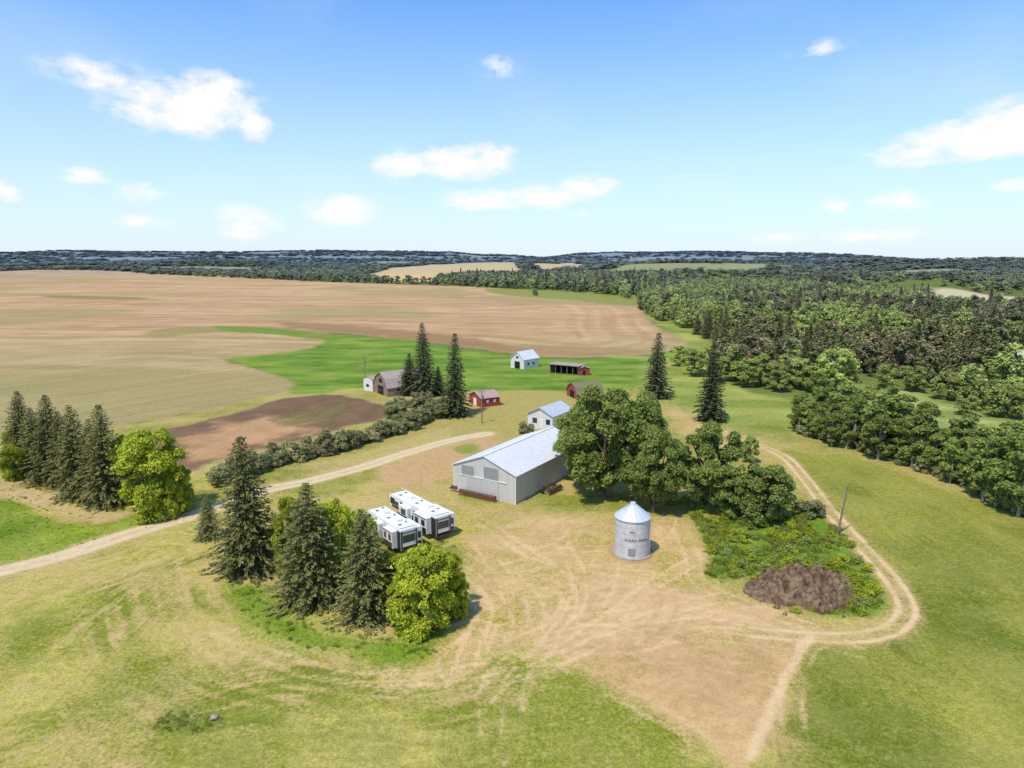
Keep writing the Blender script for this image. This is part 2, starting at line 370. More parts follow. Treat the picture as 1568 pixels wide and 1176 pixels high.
sel = np.where((X > -10) & (X < 50) & (Y > 42) & (Y < 100) & (dv > .5))[0]
dv[sel] += (fbm(X[sel]/5, Y[sel]/4, 351, 4)-.5)*.9; dcol[sel] *= (1+.35*(fbm(X[sel]/3, Y[sel]/3, 353, 4)-.5))[:, None]
paint(WEEDS, (108, 146, 42), None, .0, soft=1.2)
paint([(1150, 870), (1240, 860), (1300, 890), (1250, 935), (1190, 925), (1160, 900)], (110, 110, 56), (130, 98, 70), .95, soft=1.4)
DRIVE = [(-500, 990), (-200, 930), (0, 876), (100, 850), (200, 817), (300, 787), (400, 752), (480, 735), (560, 714), (620, 694), (690, 674), (745, 664)]
line(DRIVE, 4.8, .72, d=(208, 186, 138), soft=1.1)
line(DRIVE, 3.4, 1.3, d=(228, 208, 172), soft=.35)
line(DRIVE, .6, .8, d=(196, 178, 136), soft=.5, a=.6, brk=.6)
LOOP = [(1060, 650), (1110, 662), (1150, 677), (1200, 699), (1232, 732), (1265, 775), (1308, 825), (1350, 870), (1380, 910), (1388, 940), (1362, 965), (1310, 976), (1240, 976), (1150, 968)]
line(LOOP, 3.0, .58, d=(214, 184, 136), soft=1.0)
def tracks(pts, gauge=1.7, w=.45, a=.9, brk=.6, seed=1, col=(234, 208, 164), dval=1.3):
    P = smooth(W(pts), 6); T = np.gradient(P, axis=0); T /= np.linalg.norm(T, axis=1)[:, None]+1e-9
    Nn = np.stack([-T[:, 1], T[:, 0]], 1)
    for s in (-.5, .5): line(P+Nn*gauge*s, w, dval, d=col, soft=.28, a=a, brk=brk, world=True, sm=1, seed=seed+int(s*2))
tracks(LOOP, 1.7, .5, .85, .35, 3)
tracks([(1240, 976), (1205, 1035), (1170, 1111), (1150, 1160)], .2, .8, .5, .5, 4)
TR = [
 [(735, 800), (800, 842), (850, 875), (872, 915), (850, 960), (790, 1005), (750, 1050), (752, 1111), (756, 1170)],
 [(700, 830), (780, 880), (820, 930), (800, 990), (740, 1020), (640, 1040), (520, 1035), (420, 1010), (340, 965)],
 [(860, 830), (885, 880), (880, 930), (840, 985), (790, 1040), (785, 1111), (790, 1170)],
 [(692, 1035), (684, 1000), (695, 970), (725, 955), (755, 968), (760, 1000), (735, 1030), (690, 1050)],
 [(1240, 976), (1100, 955), (980, 965), (880, 1000), (800, 1030), (700, 1050), (560, 1060)],
 [(1150, 905), (1040, 930), (940, 970), (860, 1005), (770, 1015)],
 [(1060, 860), (1000, 895), (930, 950), (860, 990), (780, 1030), (740, 1070)],
 [(740, 840), (790, 900), (850, 940), (940, 950), (1060, 940), (1180, 960)],
 [(1240, 960), (1140, 925), (1070, 890), (1060, 850), (1040, 810)],
 [(940, 880), (900, 940), (850, 980), (800, 1000), (700, 1010)],
 [(1215, 1111), (1212, 1060), (1222, 1020), (1250, 985), (1320, 1000)],
 [(860, 1012), (950, 1062), (1040, 1111), (1090, 1150)],
 [(700, 870), (740, 930), (720, 990), (700, 1050)],
 [(620, 830), (720, 880), (770, 940), (760, 1000)],
 [(400, 1000), (520, 1030), (650, 1030), (760, 1000), (850, 960), (960, 940)],
 [(600, 745), (680, 780), (740, 800), (820, 850), (900, 870), (1000, 880)],
 [(1110, 662), (1060, 640), (1000, 630)],
]
for i, t in enumerate(TR): tracks(t, 1.8, .34, .52, .95, 10+i*3)
rr = np.random.RandomState(5)
for i in range(44):   # random manoeuvring scuffs on the pad
    u0 = rr.uniform(720, 1120); v0 = rr.uniform(840, 1010); a0 = rr.uniform(-.5, .9); L = rr.uniform(50, 190); cur = rr.uniform(-.8, .8)
    pts = [(u0+L*k/3*math.cos(a0+cur*k/3), v0-.45*L*k/3*math.sin(a0+cur*k/3)) for k in range(4)]
    tracks(pts, 1.8, .22, .36, .95, 100+i, (236, 212, 168) if i % 3 else (180, 150, 108))
bx, by = gp(967, 846)
D = np.hypot(X-bx, Y-by); w = sstep(3.9, 3.0, D+jit*.4); dv[:] = dv*(1-w)+1.1*w; dcol[:] = dcol*(1-w[:, None])+alb(190, 160, 118)*w[:, None]
dv = np.clip(dv, -.1, 1.3)
Z = Z+sstep(400, 150, R_)*(.25*(fbm(X/20, Y/20, 300, 3)-.5)+.05*(fbm(X/1.5, Y/1.5, 310, 2)-.5))
I = np.arange(NV).reshape(nx, ny)
Q = np.stack([I[:-1, :-1], I[1:, :-1], I[1:, 1:], I[:-1, 1:]], -1).reshape(-1, 4)
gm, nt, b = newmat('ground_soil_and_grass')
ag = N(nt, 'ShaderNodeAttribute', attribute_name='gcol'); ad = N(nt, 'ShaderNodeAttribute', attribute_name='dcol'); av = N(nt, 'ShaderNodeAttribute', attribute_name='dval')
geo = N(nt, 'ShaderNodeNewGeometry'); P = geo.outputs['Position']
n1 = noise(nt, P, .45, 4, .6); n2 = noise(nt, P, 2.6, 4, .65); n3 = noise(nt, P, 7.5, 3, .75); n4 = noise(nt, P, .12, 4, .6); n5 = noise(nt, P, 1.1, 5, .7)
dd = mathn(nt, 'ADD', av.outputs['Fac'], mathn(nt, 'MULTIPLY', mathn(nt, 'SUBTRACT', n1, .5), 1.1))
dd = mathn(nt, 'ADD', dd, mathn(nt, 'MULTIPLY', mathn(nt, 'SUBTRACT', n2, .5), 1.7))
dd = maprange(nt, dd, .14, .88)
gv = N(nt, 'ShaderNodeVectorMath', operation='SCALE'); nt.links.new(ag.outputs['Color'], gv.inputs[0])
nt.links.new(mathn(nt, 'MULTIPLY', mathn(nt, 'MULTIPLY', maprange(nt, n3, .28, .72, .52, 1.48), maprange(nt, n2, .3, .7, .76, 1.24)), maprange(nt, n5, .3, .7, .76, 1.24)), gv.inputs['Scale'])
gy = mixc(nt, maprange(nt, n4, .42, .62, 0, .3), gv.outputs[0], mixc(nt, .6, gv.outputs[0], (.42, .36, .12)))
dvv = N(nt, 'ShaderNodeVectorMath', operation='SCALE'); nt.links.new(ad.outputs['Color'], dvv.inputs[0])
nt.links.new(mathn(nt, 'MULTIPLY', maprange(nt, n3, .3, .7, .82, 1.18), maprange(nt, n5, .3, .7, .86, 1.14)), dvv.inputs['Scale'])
c = painted_haze(nt, mixc(nt, dd, gy, dvv.outputs[0]), 1800, 8000, .88)
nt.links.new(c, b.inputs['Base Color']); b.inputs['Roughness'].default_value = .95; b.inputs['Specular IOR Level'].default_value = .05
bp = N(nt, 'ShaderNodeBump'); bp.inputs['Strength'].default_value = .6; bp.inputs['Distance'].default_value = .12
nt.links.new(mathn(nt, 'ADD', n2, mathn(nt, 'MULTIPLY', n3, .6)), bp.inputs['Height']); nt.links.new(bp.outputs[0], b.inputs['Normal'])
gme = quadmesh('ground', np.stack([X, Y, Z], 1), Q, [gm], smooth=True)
for nm, arr in (('gcol', gcol), ('dcol', dcol)):
    a = gme.attributes.new(nm, 'FLOAT_COLOR', 'POINT'); a.data.foreach_set('color', np.hstack([arr, np.ones((NV, 1))]).astype(np.float32).ravel())
a = gme.attributes.new('dval', 'FLOAT', 'POINT'); a.data.foreach_set('value', dv.astype(np.float32))
link(bpy.data.objects.new('ground', gme))
# ---------------------------------------------------------------- TREES
bark = simple('bark', (.14, .11, .075), .9, var=.3, scale=2, bump=.4)
barkp = simple('pale_bark', (.38, .35, .28), .8, var=.35, scale=2, bump=.3)
def leaves(C, Nrm, size, rs, asp=.6):
    n = len(C)
    Nrm = Nrm/(np.linalg.norm(Nrm, axis=1)[:, None]+1e-9)
    A = rs.normal(size=(n, 3)); U = A-(A*Nrm).sum(1)[:, None]*Nrm; U /= np.linalg.norm(U, axis=1)[:, None]+1e-9
    Vv = np.cross(Nrm, U); s = size[:, None]
    V = np.stack([C-U*s, C+Vv*s*asp+Nrm*s*.15, C+U*s, C-Vv*s*asp+Nrm*s*.15], 1).reshape(-1, 3)
    return V, np.arange(n*4).reshape(-1, 4)
def decid(name, seed, h, w, base, nlobe, nleaf, ls, lm, bk, lobe=(.13, .22), trunk=True, top=.5, branches=True, up=.5):
    rs = np.random.RandomState(seed)
    a = (h-base)/2; zc = base+a*.9; C = []; Rr = []
    lop = rs.uniform(-.12, .12, 4)
    while len(C) < nlobe:
        r = w*rs.uniform(*lobe)
        z = rs.uniform(base+r*.5 if base > 0 else r*.3, h-r*.75)
        k = max(0, 1-((z-zc)/(a*1.08))**2)**top
        if base <= 0: k = max(k, .82*(1 if z < zc else k))
        th = rs.uniform(0, 6.283)
        k *= 1+lop[0]*math.sin(th+1)+lop[1]*math.sin(2*th+seed)+lop[2]*math.sin(3*th+2)
        e = max(.01, w/2*k-r*.75); q = e*math.sqrt(rs.uniform(.08, 1))
        C.append((q*math.cos(th), q*math.sin(th), z)); Rr.append(r)
    C = np.array(C); Rr = np.array(Rr)
    idx = rs.choice(nlobe, nleaf, p=Rr**2/np.sum(Rr**2))
    d = rs.normal(size=(nleaf, 3)); d /= np.linalg.norm(d, axis=1)[:, None]; low = d[:, 2] < -.35; d[low, 2] *= -1
    k = rs.normal(size=(nlobe, 9, 3)); k /= np.linalg.norm(k, axis=2)[:, :, None]
    dots = np.einsum('ij,ikj->ik', d, k[idx]).max(1)
    rad = Rr[idx]*(.45+.6*rs.rand(nleaf)**.6)*(.5+.68*dots)
    stray = rs.rand(nleaf) < .15; rad[stray] *= rs.uniform(1.0, 1.4, stray.sum())
    Pt = C[idx]+d*rad[:, None]*np.array([1, 1, .85])
    Pt[:, 2] = np.maximum(Pt[:, 2], .15+rs.rand(nleaf)*.3)
    nr = d+rs.normal(size=(nleaf, 3))*.6+np.array([0, 0, up])
    V, Qd = leaves(Pt, nr, ls*rs.uniform(.5, 1.2, nleaf), rs)
    lt = rs.rand(nlobe)
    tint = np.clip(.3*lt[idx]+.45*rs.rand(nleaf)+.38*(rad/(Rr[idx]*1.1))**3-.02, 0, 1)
    tint = np.repeat(tint, 4); mi = np.zeros(len(Qd), int)
    Vs = [V]; Qs = [Qd]; Ms = [mi]; o = len(V)
    if trunk:
        tr = .022*h; top_z = base+(h-base)*.7
        pts = [(0, 0, -.3), (rs.uniform(-.15, .15), rs.uniform(-.15, .15), base*.6+.3), (rs.uniform(-.4, .4), rs.uniform(-.4, .4), base+a*.6), (0, 0, top_z)]
        V2, Q2 = tube(pts, [tr*1.25, tr*.9, tr*.6, tr*.2], 7); Vs.append(np.array(V2)); Qs.append(np.array(Q2)+o); o += len(V2); Ms.append(np.ones(len(Q2), int))
        for i in range(nlobe if branches else 0):
            z0 = max(base*.5+.3, C[i][2]-(abs(C[i][0])+abs(C[i][1]))*.8-1); z0 = min(z0, top_z)
            p0 = np.array([0, 0, z0]); m = (p0+C[i])/2+np.array([0, 0, -.08*h*rs.rand()])
            V2, Q2 = tube([p0, m, C[i]], [tr*.42, tr*.28, tr*.1], 5); Vs.append(np.array(V2)); Qs.append(np.array(Q2)+o); o += len(V2); Ms.append(np.ones(len(Q2), int))
    V = np.vstack(Vs); tt = np.zeros(len(V)); tt[:len(tint)] = tint
    return quadmesh(name, V, np.vstack(Qs), [lm, bk], np.concatenate(Ms), tt)
def spruce(name, seed, h, w, lm, bk, dens=1., cs=.34, base=.03, pw=.82):
    rs = np.random.RandomState(seed); C = []; U = []; Sz = []; T = []
    z = h*base
    V2, Q2 = tube([(0, 0, -.3), (0, 0, h*.5), (0, 0, h*.97)], [.02*h, .011*h, .01], 7)
    br = []
    bul = rs.uniform(-.1, .1, 6)
    while z < h*.985:
        f = z/h
        L0 = w/2*(1-f)**pw*(1.0 if f > .12 else .85+f*1.25)*(1+.5*bul[int(f*5.99)])+.12
        nb = max(4, int(11*(1-f*.45)))
        ph = rs.uniform(0, 6.28)
        for i in range(nb):
            L = L0*rs.uniform(.66, 1.1)*(1.15 if rs.rand() < .12 else 1); th = ph+6.283*i/nb+rs.uniform(-.25, .25)
            up = .35*f-.05+rs.uniform(-.08, .08)
            n = max(2, int(L/(.24)*dens)); lt = rs.rand()
            dirv = np.array([math.cos(th), math.sin(th)]); sd = np.array([-dirv[1], dirv[0]])
            for k in range(n):
                t = (k+rs.rand())/n
                t = .12+.9*t
                dz = L*(up*t-.38*(1-f*.6)*t*t+.10*t**4)
                px = dirv*L*t; wd = (1-t)*L*.28+.14
                for q in range(3):
                    s = rs.uniform(-1, 1)*wd
                    C.append((px[0]+sd[0]*s, px[1]+sd[1]*s, z+dz-abs(s)*.25+rs.uniform(-.08, .05)))
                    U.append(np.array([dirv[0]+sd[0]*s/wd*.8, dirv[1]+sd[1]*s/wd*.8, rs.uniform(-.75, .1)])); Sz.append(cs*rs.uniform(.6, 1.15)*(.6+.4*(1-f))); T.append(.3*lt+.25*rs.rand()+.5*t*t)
            if L > .8: br.append(((0, 0, z), (dirv[0]*L*.7, dirv[1]*L*.7, z+L*(up*.7-.2*(1-f*.6))), .012*h*(1-f)*.35+.01))
        z += h*.021*rs.uniform(.8, 1.2)*(1.1-.45*f)
    C = np.array(C); U = np.array(U); Sz = np.array(Sz)[:, None]; U /= np.linalg.norm(U, axis=1)[:, None]
    A = rs.normal(size=C.shape)*.5+np.array([0, 0, 1]); S = np.cross(U, A); S /= np.linalg.norm(S, axis=1)[:, None]
    V = np.stack([C-U*Sz*.9, C+S*Sz*.36, C+U*Sz*.9, C-S*Sz*.36], 1).reshape(-1, 3)
    tint = np.repeat(np.clip(T, 0, 1), 4); Qd = np.arange(len(V)).reshape(-1, 4)
    Vs = [V, np.array(V2)]; Qs = [Qd, np.array(Q2)+len(V)]; Ms = [np.zeros(len(Qd), int), np.ones(len(Q2), int)]; o = len(V)+len(V2)
    for p0, p1, r in br[::2]:
        a_, b_ = tube([p0, p1], [r, r*.3], 3); Vs.append(np.array(a_)); Qs.append(np.array(b_)+o); o += len(a_); Ms.append(np.ones(len(b_), int))
    V = np.vstack(Vs); tt = np.zeros(len(V)); tt[:len(tint)] = tint
    return quadmesh(name, V, np.vstack(Qs), [lm, bk], np.concatenate(Ms), tt)
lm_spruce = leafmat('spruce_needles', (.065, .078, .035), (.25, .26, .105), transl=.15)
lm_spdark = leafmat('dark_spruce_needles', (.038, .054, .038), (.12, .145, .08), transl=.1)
lm_bright = leafmat('bright_maple_leaves', (.15, .21, .02), (.46, .54, .06), transl=.35)
lm_poplar = leafmat('poplar_leaves', (.11, .17, .04), (.34, .44, .12), transl=.3)
lm_aspen = leafmat('aspen_leaves', (.10, .145, .04), (.28, .36, .10), (.20, .29, .07), transl=.25)
lm_hedge = leafmat('lilac_leaves', (.12, .14, .07), (.33, .36, .18), (.33, .32, .19), transl=.2)
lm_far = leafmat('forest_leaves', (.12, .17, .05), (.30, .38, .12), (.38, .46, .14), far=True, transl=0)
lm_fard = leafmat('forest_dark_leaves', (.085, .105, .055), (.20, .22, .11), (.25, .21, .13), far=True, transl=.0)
lm_light = leafmat('willow_leaves', (.16, .22, .06), (.40, .49, .16), transl=.3)
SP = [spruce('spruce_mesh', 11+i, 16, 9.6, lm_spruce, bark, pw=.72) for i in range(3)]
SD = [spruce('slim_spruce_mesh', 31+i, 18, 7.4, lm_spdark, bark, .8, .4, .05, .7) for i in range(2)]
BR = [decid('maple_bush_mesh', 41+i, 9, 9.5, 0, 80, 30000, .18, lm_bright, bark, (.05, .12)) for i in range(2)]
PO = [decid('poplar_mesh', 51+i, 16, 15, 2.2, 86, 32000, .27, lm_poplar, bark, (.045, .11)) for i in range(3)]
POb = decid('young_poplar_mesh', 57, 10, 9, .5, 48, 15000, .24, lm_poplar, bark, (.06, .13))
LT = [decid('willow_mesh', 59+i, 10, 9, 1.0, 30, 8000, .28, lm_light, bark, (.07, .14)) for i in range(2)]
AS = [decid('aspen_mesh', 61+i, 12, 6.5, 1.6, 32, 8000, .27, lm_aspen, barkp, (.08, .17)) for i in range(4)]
HG = [decid('lilac_mesh', 71+i, 4, 5, 0, 22, 5000, .19, lm_hedge, bark, (.08, .18)) for i in range(3)]
def tree(name, me, u, vb, vt, wpx, w0, h0):
    x, y = gp(u, vb); h = hgt(vb, vt); w = wpx*mpp(vb)
    o = link(bpy.data.objects.new(name, me)); o.location = (x, y, float(terrain_z(x, y))-.05)
    o.rotation_euler = (random.uniform(-.02, .02), random.uniform(-.02, .02), random.uniform(0, 6.28)); o.scale = (w/w0, w/w0, h/h0)
    return o
for i, (u, vb, vt, w) in enumerate([(320, 824, 757, 46), (385, 872, 664, 120), (477, 918, 738, 124), (563, 945, 776, 110),
                      (38, 715, 597, 68), (82, 738, 603, 78), (122, 760, 618, 80), (168, 772, 617, 84), (60, 725, 622, 64), (146, 765, 640, 66), (100, 742, 628, 64)]):
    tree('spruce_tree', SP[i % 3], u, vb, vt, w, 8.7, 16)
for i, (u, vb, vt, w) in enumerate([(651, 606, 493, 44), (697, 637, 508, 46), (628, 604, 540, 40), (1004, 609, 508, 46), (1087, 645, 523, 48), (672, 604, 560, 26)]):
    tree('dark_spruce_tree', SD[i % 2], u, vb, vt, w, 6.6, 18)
for i, (u, vb, vt, w) in enumerate([(240, 786, 657, 118), (205, 765, 665, 70), (655, 960, 838, 120), (600, 935, 850, 80), (512, 895, 765, 90), (447, 880, 762, 60), (30, 712, 655, 50), (545, 868, 783, 76), (272, 784, 712, 64), (690, 935, 848, 58), (622, 962, 880, 66), (22, 735, 680, 40), (262, 790, 730, 50), (700, 945, 880, 44)]):
    tree('maple_bush', BR[i % 2], u, vb, vt, w, 9.5, 9)
for i, (u, vb, vt, w) in enumerate([(925, 762, 592, 150), (1000, 785, 655, 100), (890, 742, 618, 84), (1078, 780, 645, 112), (978, 755, 602, 104)]):
    tree('poplar_tree', PO[i % 3], u, vb, vt, w, 15, 16)
for u, vb, vt, w in [(1165, 800, 708, 100), (1125, 795, 712, 70), (1190, 795, 722, 60), (1148, 708, 666, 32)]:
    tree('young_poplar_tree', POb, u, vb, vt, w, 9, 10)
for i, (u, vb, vt, w) in enumerate([(1278, 606, 532, 74), (1355, 620, 558, 50), (1245, 600, 560, 50), (1190, 598, 555, 50), (1105, 585, 545, 50), (1062, 575, 535, 46), (1145, 592, 550, 52), (1040, 560, 530, 34), (1300, 605, 570, 30), (1225, 596, 548, 44), (1165, 590, 540, 46), (1125, 580, 530, 44), (1085, 572, 528, 40), (1210, 575, 535, 44), (1400, 600, 560, 44), (1450, 612, 570, 50), (1500, 622, 578, 54), (1545, 640, 590, 56), (1480, 636, 605, 40), (1330, 612, 590, 24)]):
    tree('willow_tree', LT[i % 2], u, vb, vt, w, 9, 10)
rs = np.random.RandomState(77)
ROW = smooth(W([(1222, 664), (1300, 688), (1380, 712), (1460, 740), (1568, 792), (1760, 880)]), 8)
seg = np.cumsum(np.r_[0, np.linalg.norm(np.diff(ROW, axis=0), axis=1)])
s = 0; i = 0
while s < seg[-1]:
    for off in (0, 4.0, 8.0, 12.):
        if rs.rand() < .12: continue
        x = np.interp(s, seg, ROW[:, 0])+rs.uniform(-1.6, 1.6)+off*.55; y = np.interp(s, seg, ROW[:, 1])+off*.8+rs.uniform(-1.6, 1.6)
        o = link(bpy.data.objects.new('aspen_tree', AS[i % 4])); k = rs.uniform(.55, 1.2)*(.9+.12*s/seg[-1])
        o.location = (x, y, -.1); o.scale = (k*rs.uniform(.85, 1.2), k*rs.uniform(.85, 1.2), k*.95); o.rotation_euler = (0, 0, rs.uniform(0, 6.28)); i += 1
    s += rs.uniform(2.6, 5)
hedge = empty('hedge_row')
HP = smooth(W([(335, 742), (420, 716), (520, 690), (590, 668), (650, 646), (686, 632)]), 6)
seg = np.cumsum(np.r_[0, np.linalg.norm(np.diff(HP, axis=0), axis=1)]); s = 0; i = 0
while s < seg[-1]:
    for off in (0, 2.2):
        o = link(bpy.data.objects.new('shrub', HG[i % 3])); k = rs.uniform(.6, 1.1)
        o.location = (np.interp(s, seg, HP[:, 0])+rs.uniform(-.9, .9), np.interp(s, seg, HP[:, 1])+rs.uniform(-.6, .6)+off, -.1)
        o.scale = (k, k, k*rs.uniform(.7, 1.2)); o.rotation_euler = (0, 0, rs.uniform(0, 6.28)); o.parent = hedge; i += 1
    s += rs.uniform(1.8, 3)
for u, vb, vt, w in [(610, 632, 608, 40), (645, 628, 600, 44), (600, 640, 620, 30), (668, 640, 612, 40), (805, 664, 645, 28), (830, 650, 640, 20), (590, 603, 590, 20), (1240, 790, 765, 50)]:
    tree('lilac_bush', HG[0], u, vb, vt, w, 5, 4)
# ---------------------------------------------------------------- instanced masses
def scatter(name, pts, scl, protos):
    col = bpy.data.collections.new(name+'_kinds')
    for i, me in enumerate(protos): col.objects.link(bpy.data.objects.new(name+'_kind', me))
    pts = np.asarray(pts, float); scl = np.asarray(scl, float)
    p = np.random.RandomState(3).permutation(len(pts)); pts = pts[p]; scl = scl[p]
    me = bpy.data.meshes.new(name); me.vertices.add(len(pts)); me.vertices.foreach_set('co', pts.astype(np.float32).ravel())
    a = me.attributes.new('sc', 'FLOAT_VECTOR', 'POINT'); a.data.foreach_set('vector', scl.astype(np.float32).ravel())
    o = link(bpy.data.objects.new(name, me))
    g = bpy.data.node_groups.new(name, 'GeometryNodeTree')
    g.interface.new_socket('Geometry', in_out='INPUT', socket_type='NodeSocketGeometry'); g.interface.new_socket('Geometry', in_out='OUTPUT', socket_type='NodeSocketGeometry')
    gi = g.nodes.new('NodeGroupInput'); go = g.nodes.new('NodeGroupOutput'); ip = g.nodes.new('GeometryNodeInstanceOnPoints')
    ci = g.nodes.new('GeometryNodeCollectionInfo'); ci.inputs['Collection'].default_value = col; ci.inputs['Separate Children'].default_value = True; ci.inputs['Reset Children'].default_value = True
    rv = g.nodes.new('FunctionNodeRandomValue'); rv.data_type = 'FLOAT_VECTOR'; rv.inputs[0].default_value = (-.04, -.04, 0); rv.inputs[1].default_value = (.04, .04, 6.283)
    na = g.nodes.new('GeometryNodeInputNamedAttribute'); na.data_type = 'FLOAT_VECTOR'; na.inputs[0].default_value = 'sc'
    g.links.new(gi.outputs[0], ip.inputs['Points']); g.links.new(ci.outputs[0], ip.inputs['Instance']); ip.inputs['Pick Instance'].default_value = True
    g.links.new(rv.outputs[0], ip.inputs['Rotation']); g.links.new(na.outputs[0], ip.inputs['Scale']); g.links.new(ip.outputs[0], go.inputs[0])
    m = o.modifiers.new('instances', 'NODES'); m.node_group = g
    return o
def grid_in(poly, sp_, rs):
    P = W(poly); lo = P.min(0); hi = P.max(0); n = int((hi-lo).prod()/sp_**2)
    gx = rs.uniform(lo[0], hi[0], n); gy = rs.uniform(lo[1], hi[1], n)
    k = inside(gx, gy, P); return gx[k], gy[k]
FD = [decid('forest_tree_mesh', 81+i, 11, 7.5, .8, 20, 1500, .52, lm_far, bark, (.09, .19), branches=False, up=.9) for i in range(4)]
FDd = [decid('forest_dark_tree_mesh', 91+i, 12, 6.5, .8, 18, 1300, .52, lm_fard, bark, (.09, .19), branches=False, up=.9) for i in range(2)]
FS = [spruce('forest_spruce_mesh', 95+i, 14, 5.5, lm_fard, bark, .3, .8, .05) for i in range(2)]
rs = np.random.RandomState(123)
MAIN = [(978, 476), (975, 452), (1000, 442), (1200, 436), (1420, 452), (1430, 470), (1568, 482), (1800, 500), (1800, 610), (1568, 610), (1480, 602), (1400, 592), (1330, 580), (1290, 592), (1180, 590), (1110, 582), (1085, 565), (1110, 545), (1060, 508), (1010, 492)]
gx, gy = grid_in(MAIN, 5.8, rs)
gap = fbm(gx/60, gy/45, 401, 3); keep = gap > .37; gx, gy = gx[keep], gy[keep]
dk = fbm(gx/90+3, gy/90, 411, 3)
isd = (dk+rs.uniform(-.14, .14, len(gx))+np.where((gy > 300) & (gy < 560) & (gx > 150), .04, -.08)) > .5
s_ = rs.uniform(.4, 1.2, len(gx))
def sc3(s, w=1., h=1.): return np.stack([s*w, s*w, s*h*np.random.RandomState(9).uniform(.8, 1.2, len(s))], 1)
z0 = terrain_z(gx, gy)
scatter('forest', np.stack([gx, gy, z0], 1)[~isd], sc3(s_[~isd]), FD)
scatter('dark_forest', np.stack([gx, gy, z0], 1)[isd], sc3(s_[isd], 1, 1.0), FDd+FDd+FS[:1])
EDGE = [(1390, 590), (1480, 600), (1568, 610), (1750, 640), (1750, 690), (1568, 655), (1480, 628), (1400, 604)]
gx, gy = grid_in(EDGE, 8, rs)
scatter('meadow_edge_trees', np.stack([gx, gy, gx*0], 1), sc3(rs.uniform(.4, .9, len(gx))), FD)
BACK = [(1240, 640), (1330, 655), (1450, 690), (1568, 735), (1750, 820), (1750, 760), (1568, 705), (1400, 662)]
gx, gy = grid_in(BACK, 8, rs)
scatter('shelterbelt_undergrowth', np.stack([gx, gy, gx*0], 1), sc3(rs.uniform(.25, .55, len(gx))), FD)
t_ = rs.uniform(0, len(ROW)-1, 200); off = rs.uniform(0, 13, 200)
gx = np.interp(t_, np.arange(len(ROW)), ROW[:, 0])+off*.55; gy = np.interp(t_, np.arange(len(ROW)), ROW[:, 1])+off*.8
scatter('aspen_undergrowth', np.stack([gx, gy, gx*0], 1), sc3(rs.uniform(.35, .8, len(gx)), 1, .9), HG)
TL = [(668, 433), (720, 424), (860, 424), (1000, 430), (1010, 446), (978, 462), (940, 452), (860, 446), (760, 441), (700, 437)]
gx, gy = grid_in(TL, 11, rs)
scatter('treeline', np.stack([gx, gy, terrain_z(gx, gy)], 1), sc3(rs.uniform(.8, 1.2, len(gx)), 1.5, 1.2), FD+FDd+FS[:1])
nn = 40000
r = np.sqrt(rs.uniform(1000**2, 5200**2, nn)); th = rs.uniform(-.80, .80, nn); gx = r*np.sin(th); gy = r*np.cos(th)
n2_ = 9000; r2 = rs.uniform(5200, 8900, n2_); th2 = rs.uniform(-.78, .78, n2_)
r = np.r_[r, r2]; gx = np.r_[gx, r2*np.sin(th2)]; gy = np.r_[gy, r2*np.cos(th2)]
ok = ~inside(gx, gy, W(FIELD)) & ~inside(gx, gy, W(RIVER)) & ~inside(gx, gy, W(MAIN))
for f in FARF: ok &= ~inside(gx, gy, W(f))
ok &= fbm(gx/500+3, gy/260, 15, 4) < np.where(r > 1800, .59, .8)
gx, gy, r = gx[ok], gy[ok], r[ok]
k = rs.uniform(.7, 1.25, len(gx)); wf = np.interp(r, [1000, 5000, 9000], [1.8, 6, 12]); hf = np.interp(r, [1000, 5000, 9000], [1.0, 1.2, 1.3])
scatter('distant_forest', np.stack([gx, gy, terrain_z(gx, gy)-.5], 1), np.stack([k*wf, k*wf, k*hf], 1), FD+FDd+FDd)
gx = []; gy = []
for u, v, n, sx in [(1000, 432, 22, 50), (1180, 430, 10, 120), (760, 430, 8, 60), (920, 432, 8, 60)]:
    for i in range(n):
        p = gp(u+rs.normal()*sx, v+rs.uniform(-3, 6)); gx.append(p[0]); gy.append(p[1])
scatter('treeline_spruces', np.stack([gx, gy, terrain_z(gx, gy)], 1), sc3(rs.uniform(.9, 1.4, len(gx)), 1.1, 1.2), FS)
gx, gy = zip(*[gp(818+rs.normal()*3, 452+rs.rand()) for i in range(5)])
scatter('field_grove', np.stack([gx, gy, np.zeros(5)], 1), sc3(rs.uniform(.6, .9, 5)), FD)
gx, gy = zip(*[gp(600+rs.normal()*10, 432+rs.rand()*2) for i in range(7)])
scatter('field_edge_grove', np.stack([gx, gy, np.zeros(7)], 1), sc3(rs.uniform(.8, 1.2, 7)), FDd)
# ---- grass tufts and weeds
lm_grass = leafmat('grass_blades', (.12, .18, .03), (.30, .40, .07), (.33, .36, .12), transl=.35)
def tuft(seed, n=26, h=.5, rr_=.35):
    rs = np.random.RandomState(seed); V = []
    for i in range(n):
        a = rs.uniform(0, 6.28); q = rr_*math.sqrt(rs.rand()); p = np.array([q*math.cos(a), q*math.sin(a), 0]); t = rs.uniform(0, 6.28); w = .035
        s = np.array([math.cos(t), math.sin(t), 0])*w; l = np.array([rs.normal()*.16, rs.normal()*.16, h*rs.uniform(.5, 1.1)])
        V += [p-s, p+s, p+l*.6+s*.7, p+l]
    return quadmesh('grass_tuft_mesh', np.array(V), np.arange(len(V)).reshape(-1, 4), [lm_grass], None, np.tile([.1, .1, .6, 1], n))
TF = [tuft(i) for i in range(3)]
WD = [decid('weed_mesh', 141+i, 1.0, 1.5, 0, 9, 420, .085, lm_bright if i else lm_poplar, bark, (.12, .24), trunk=False) for i in range(3)]
pts = []; scl = []
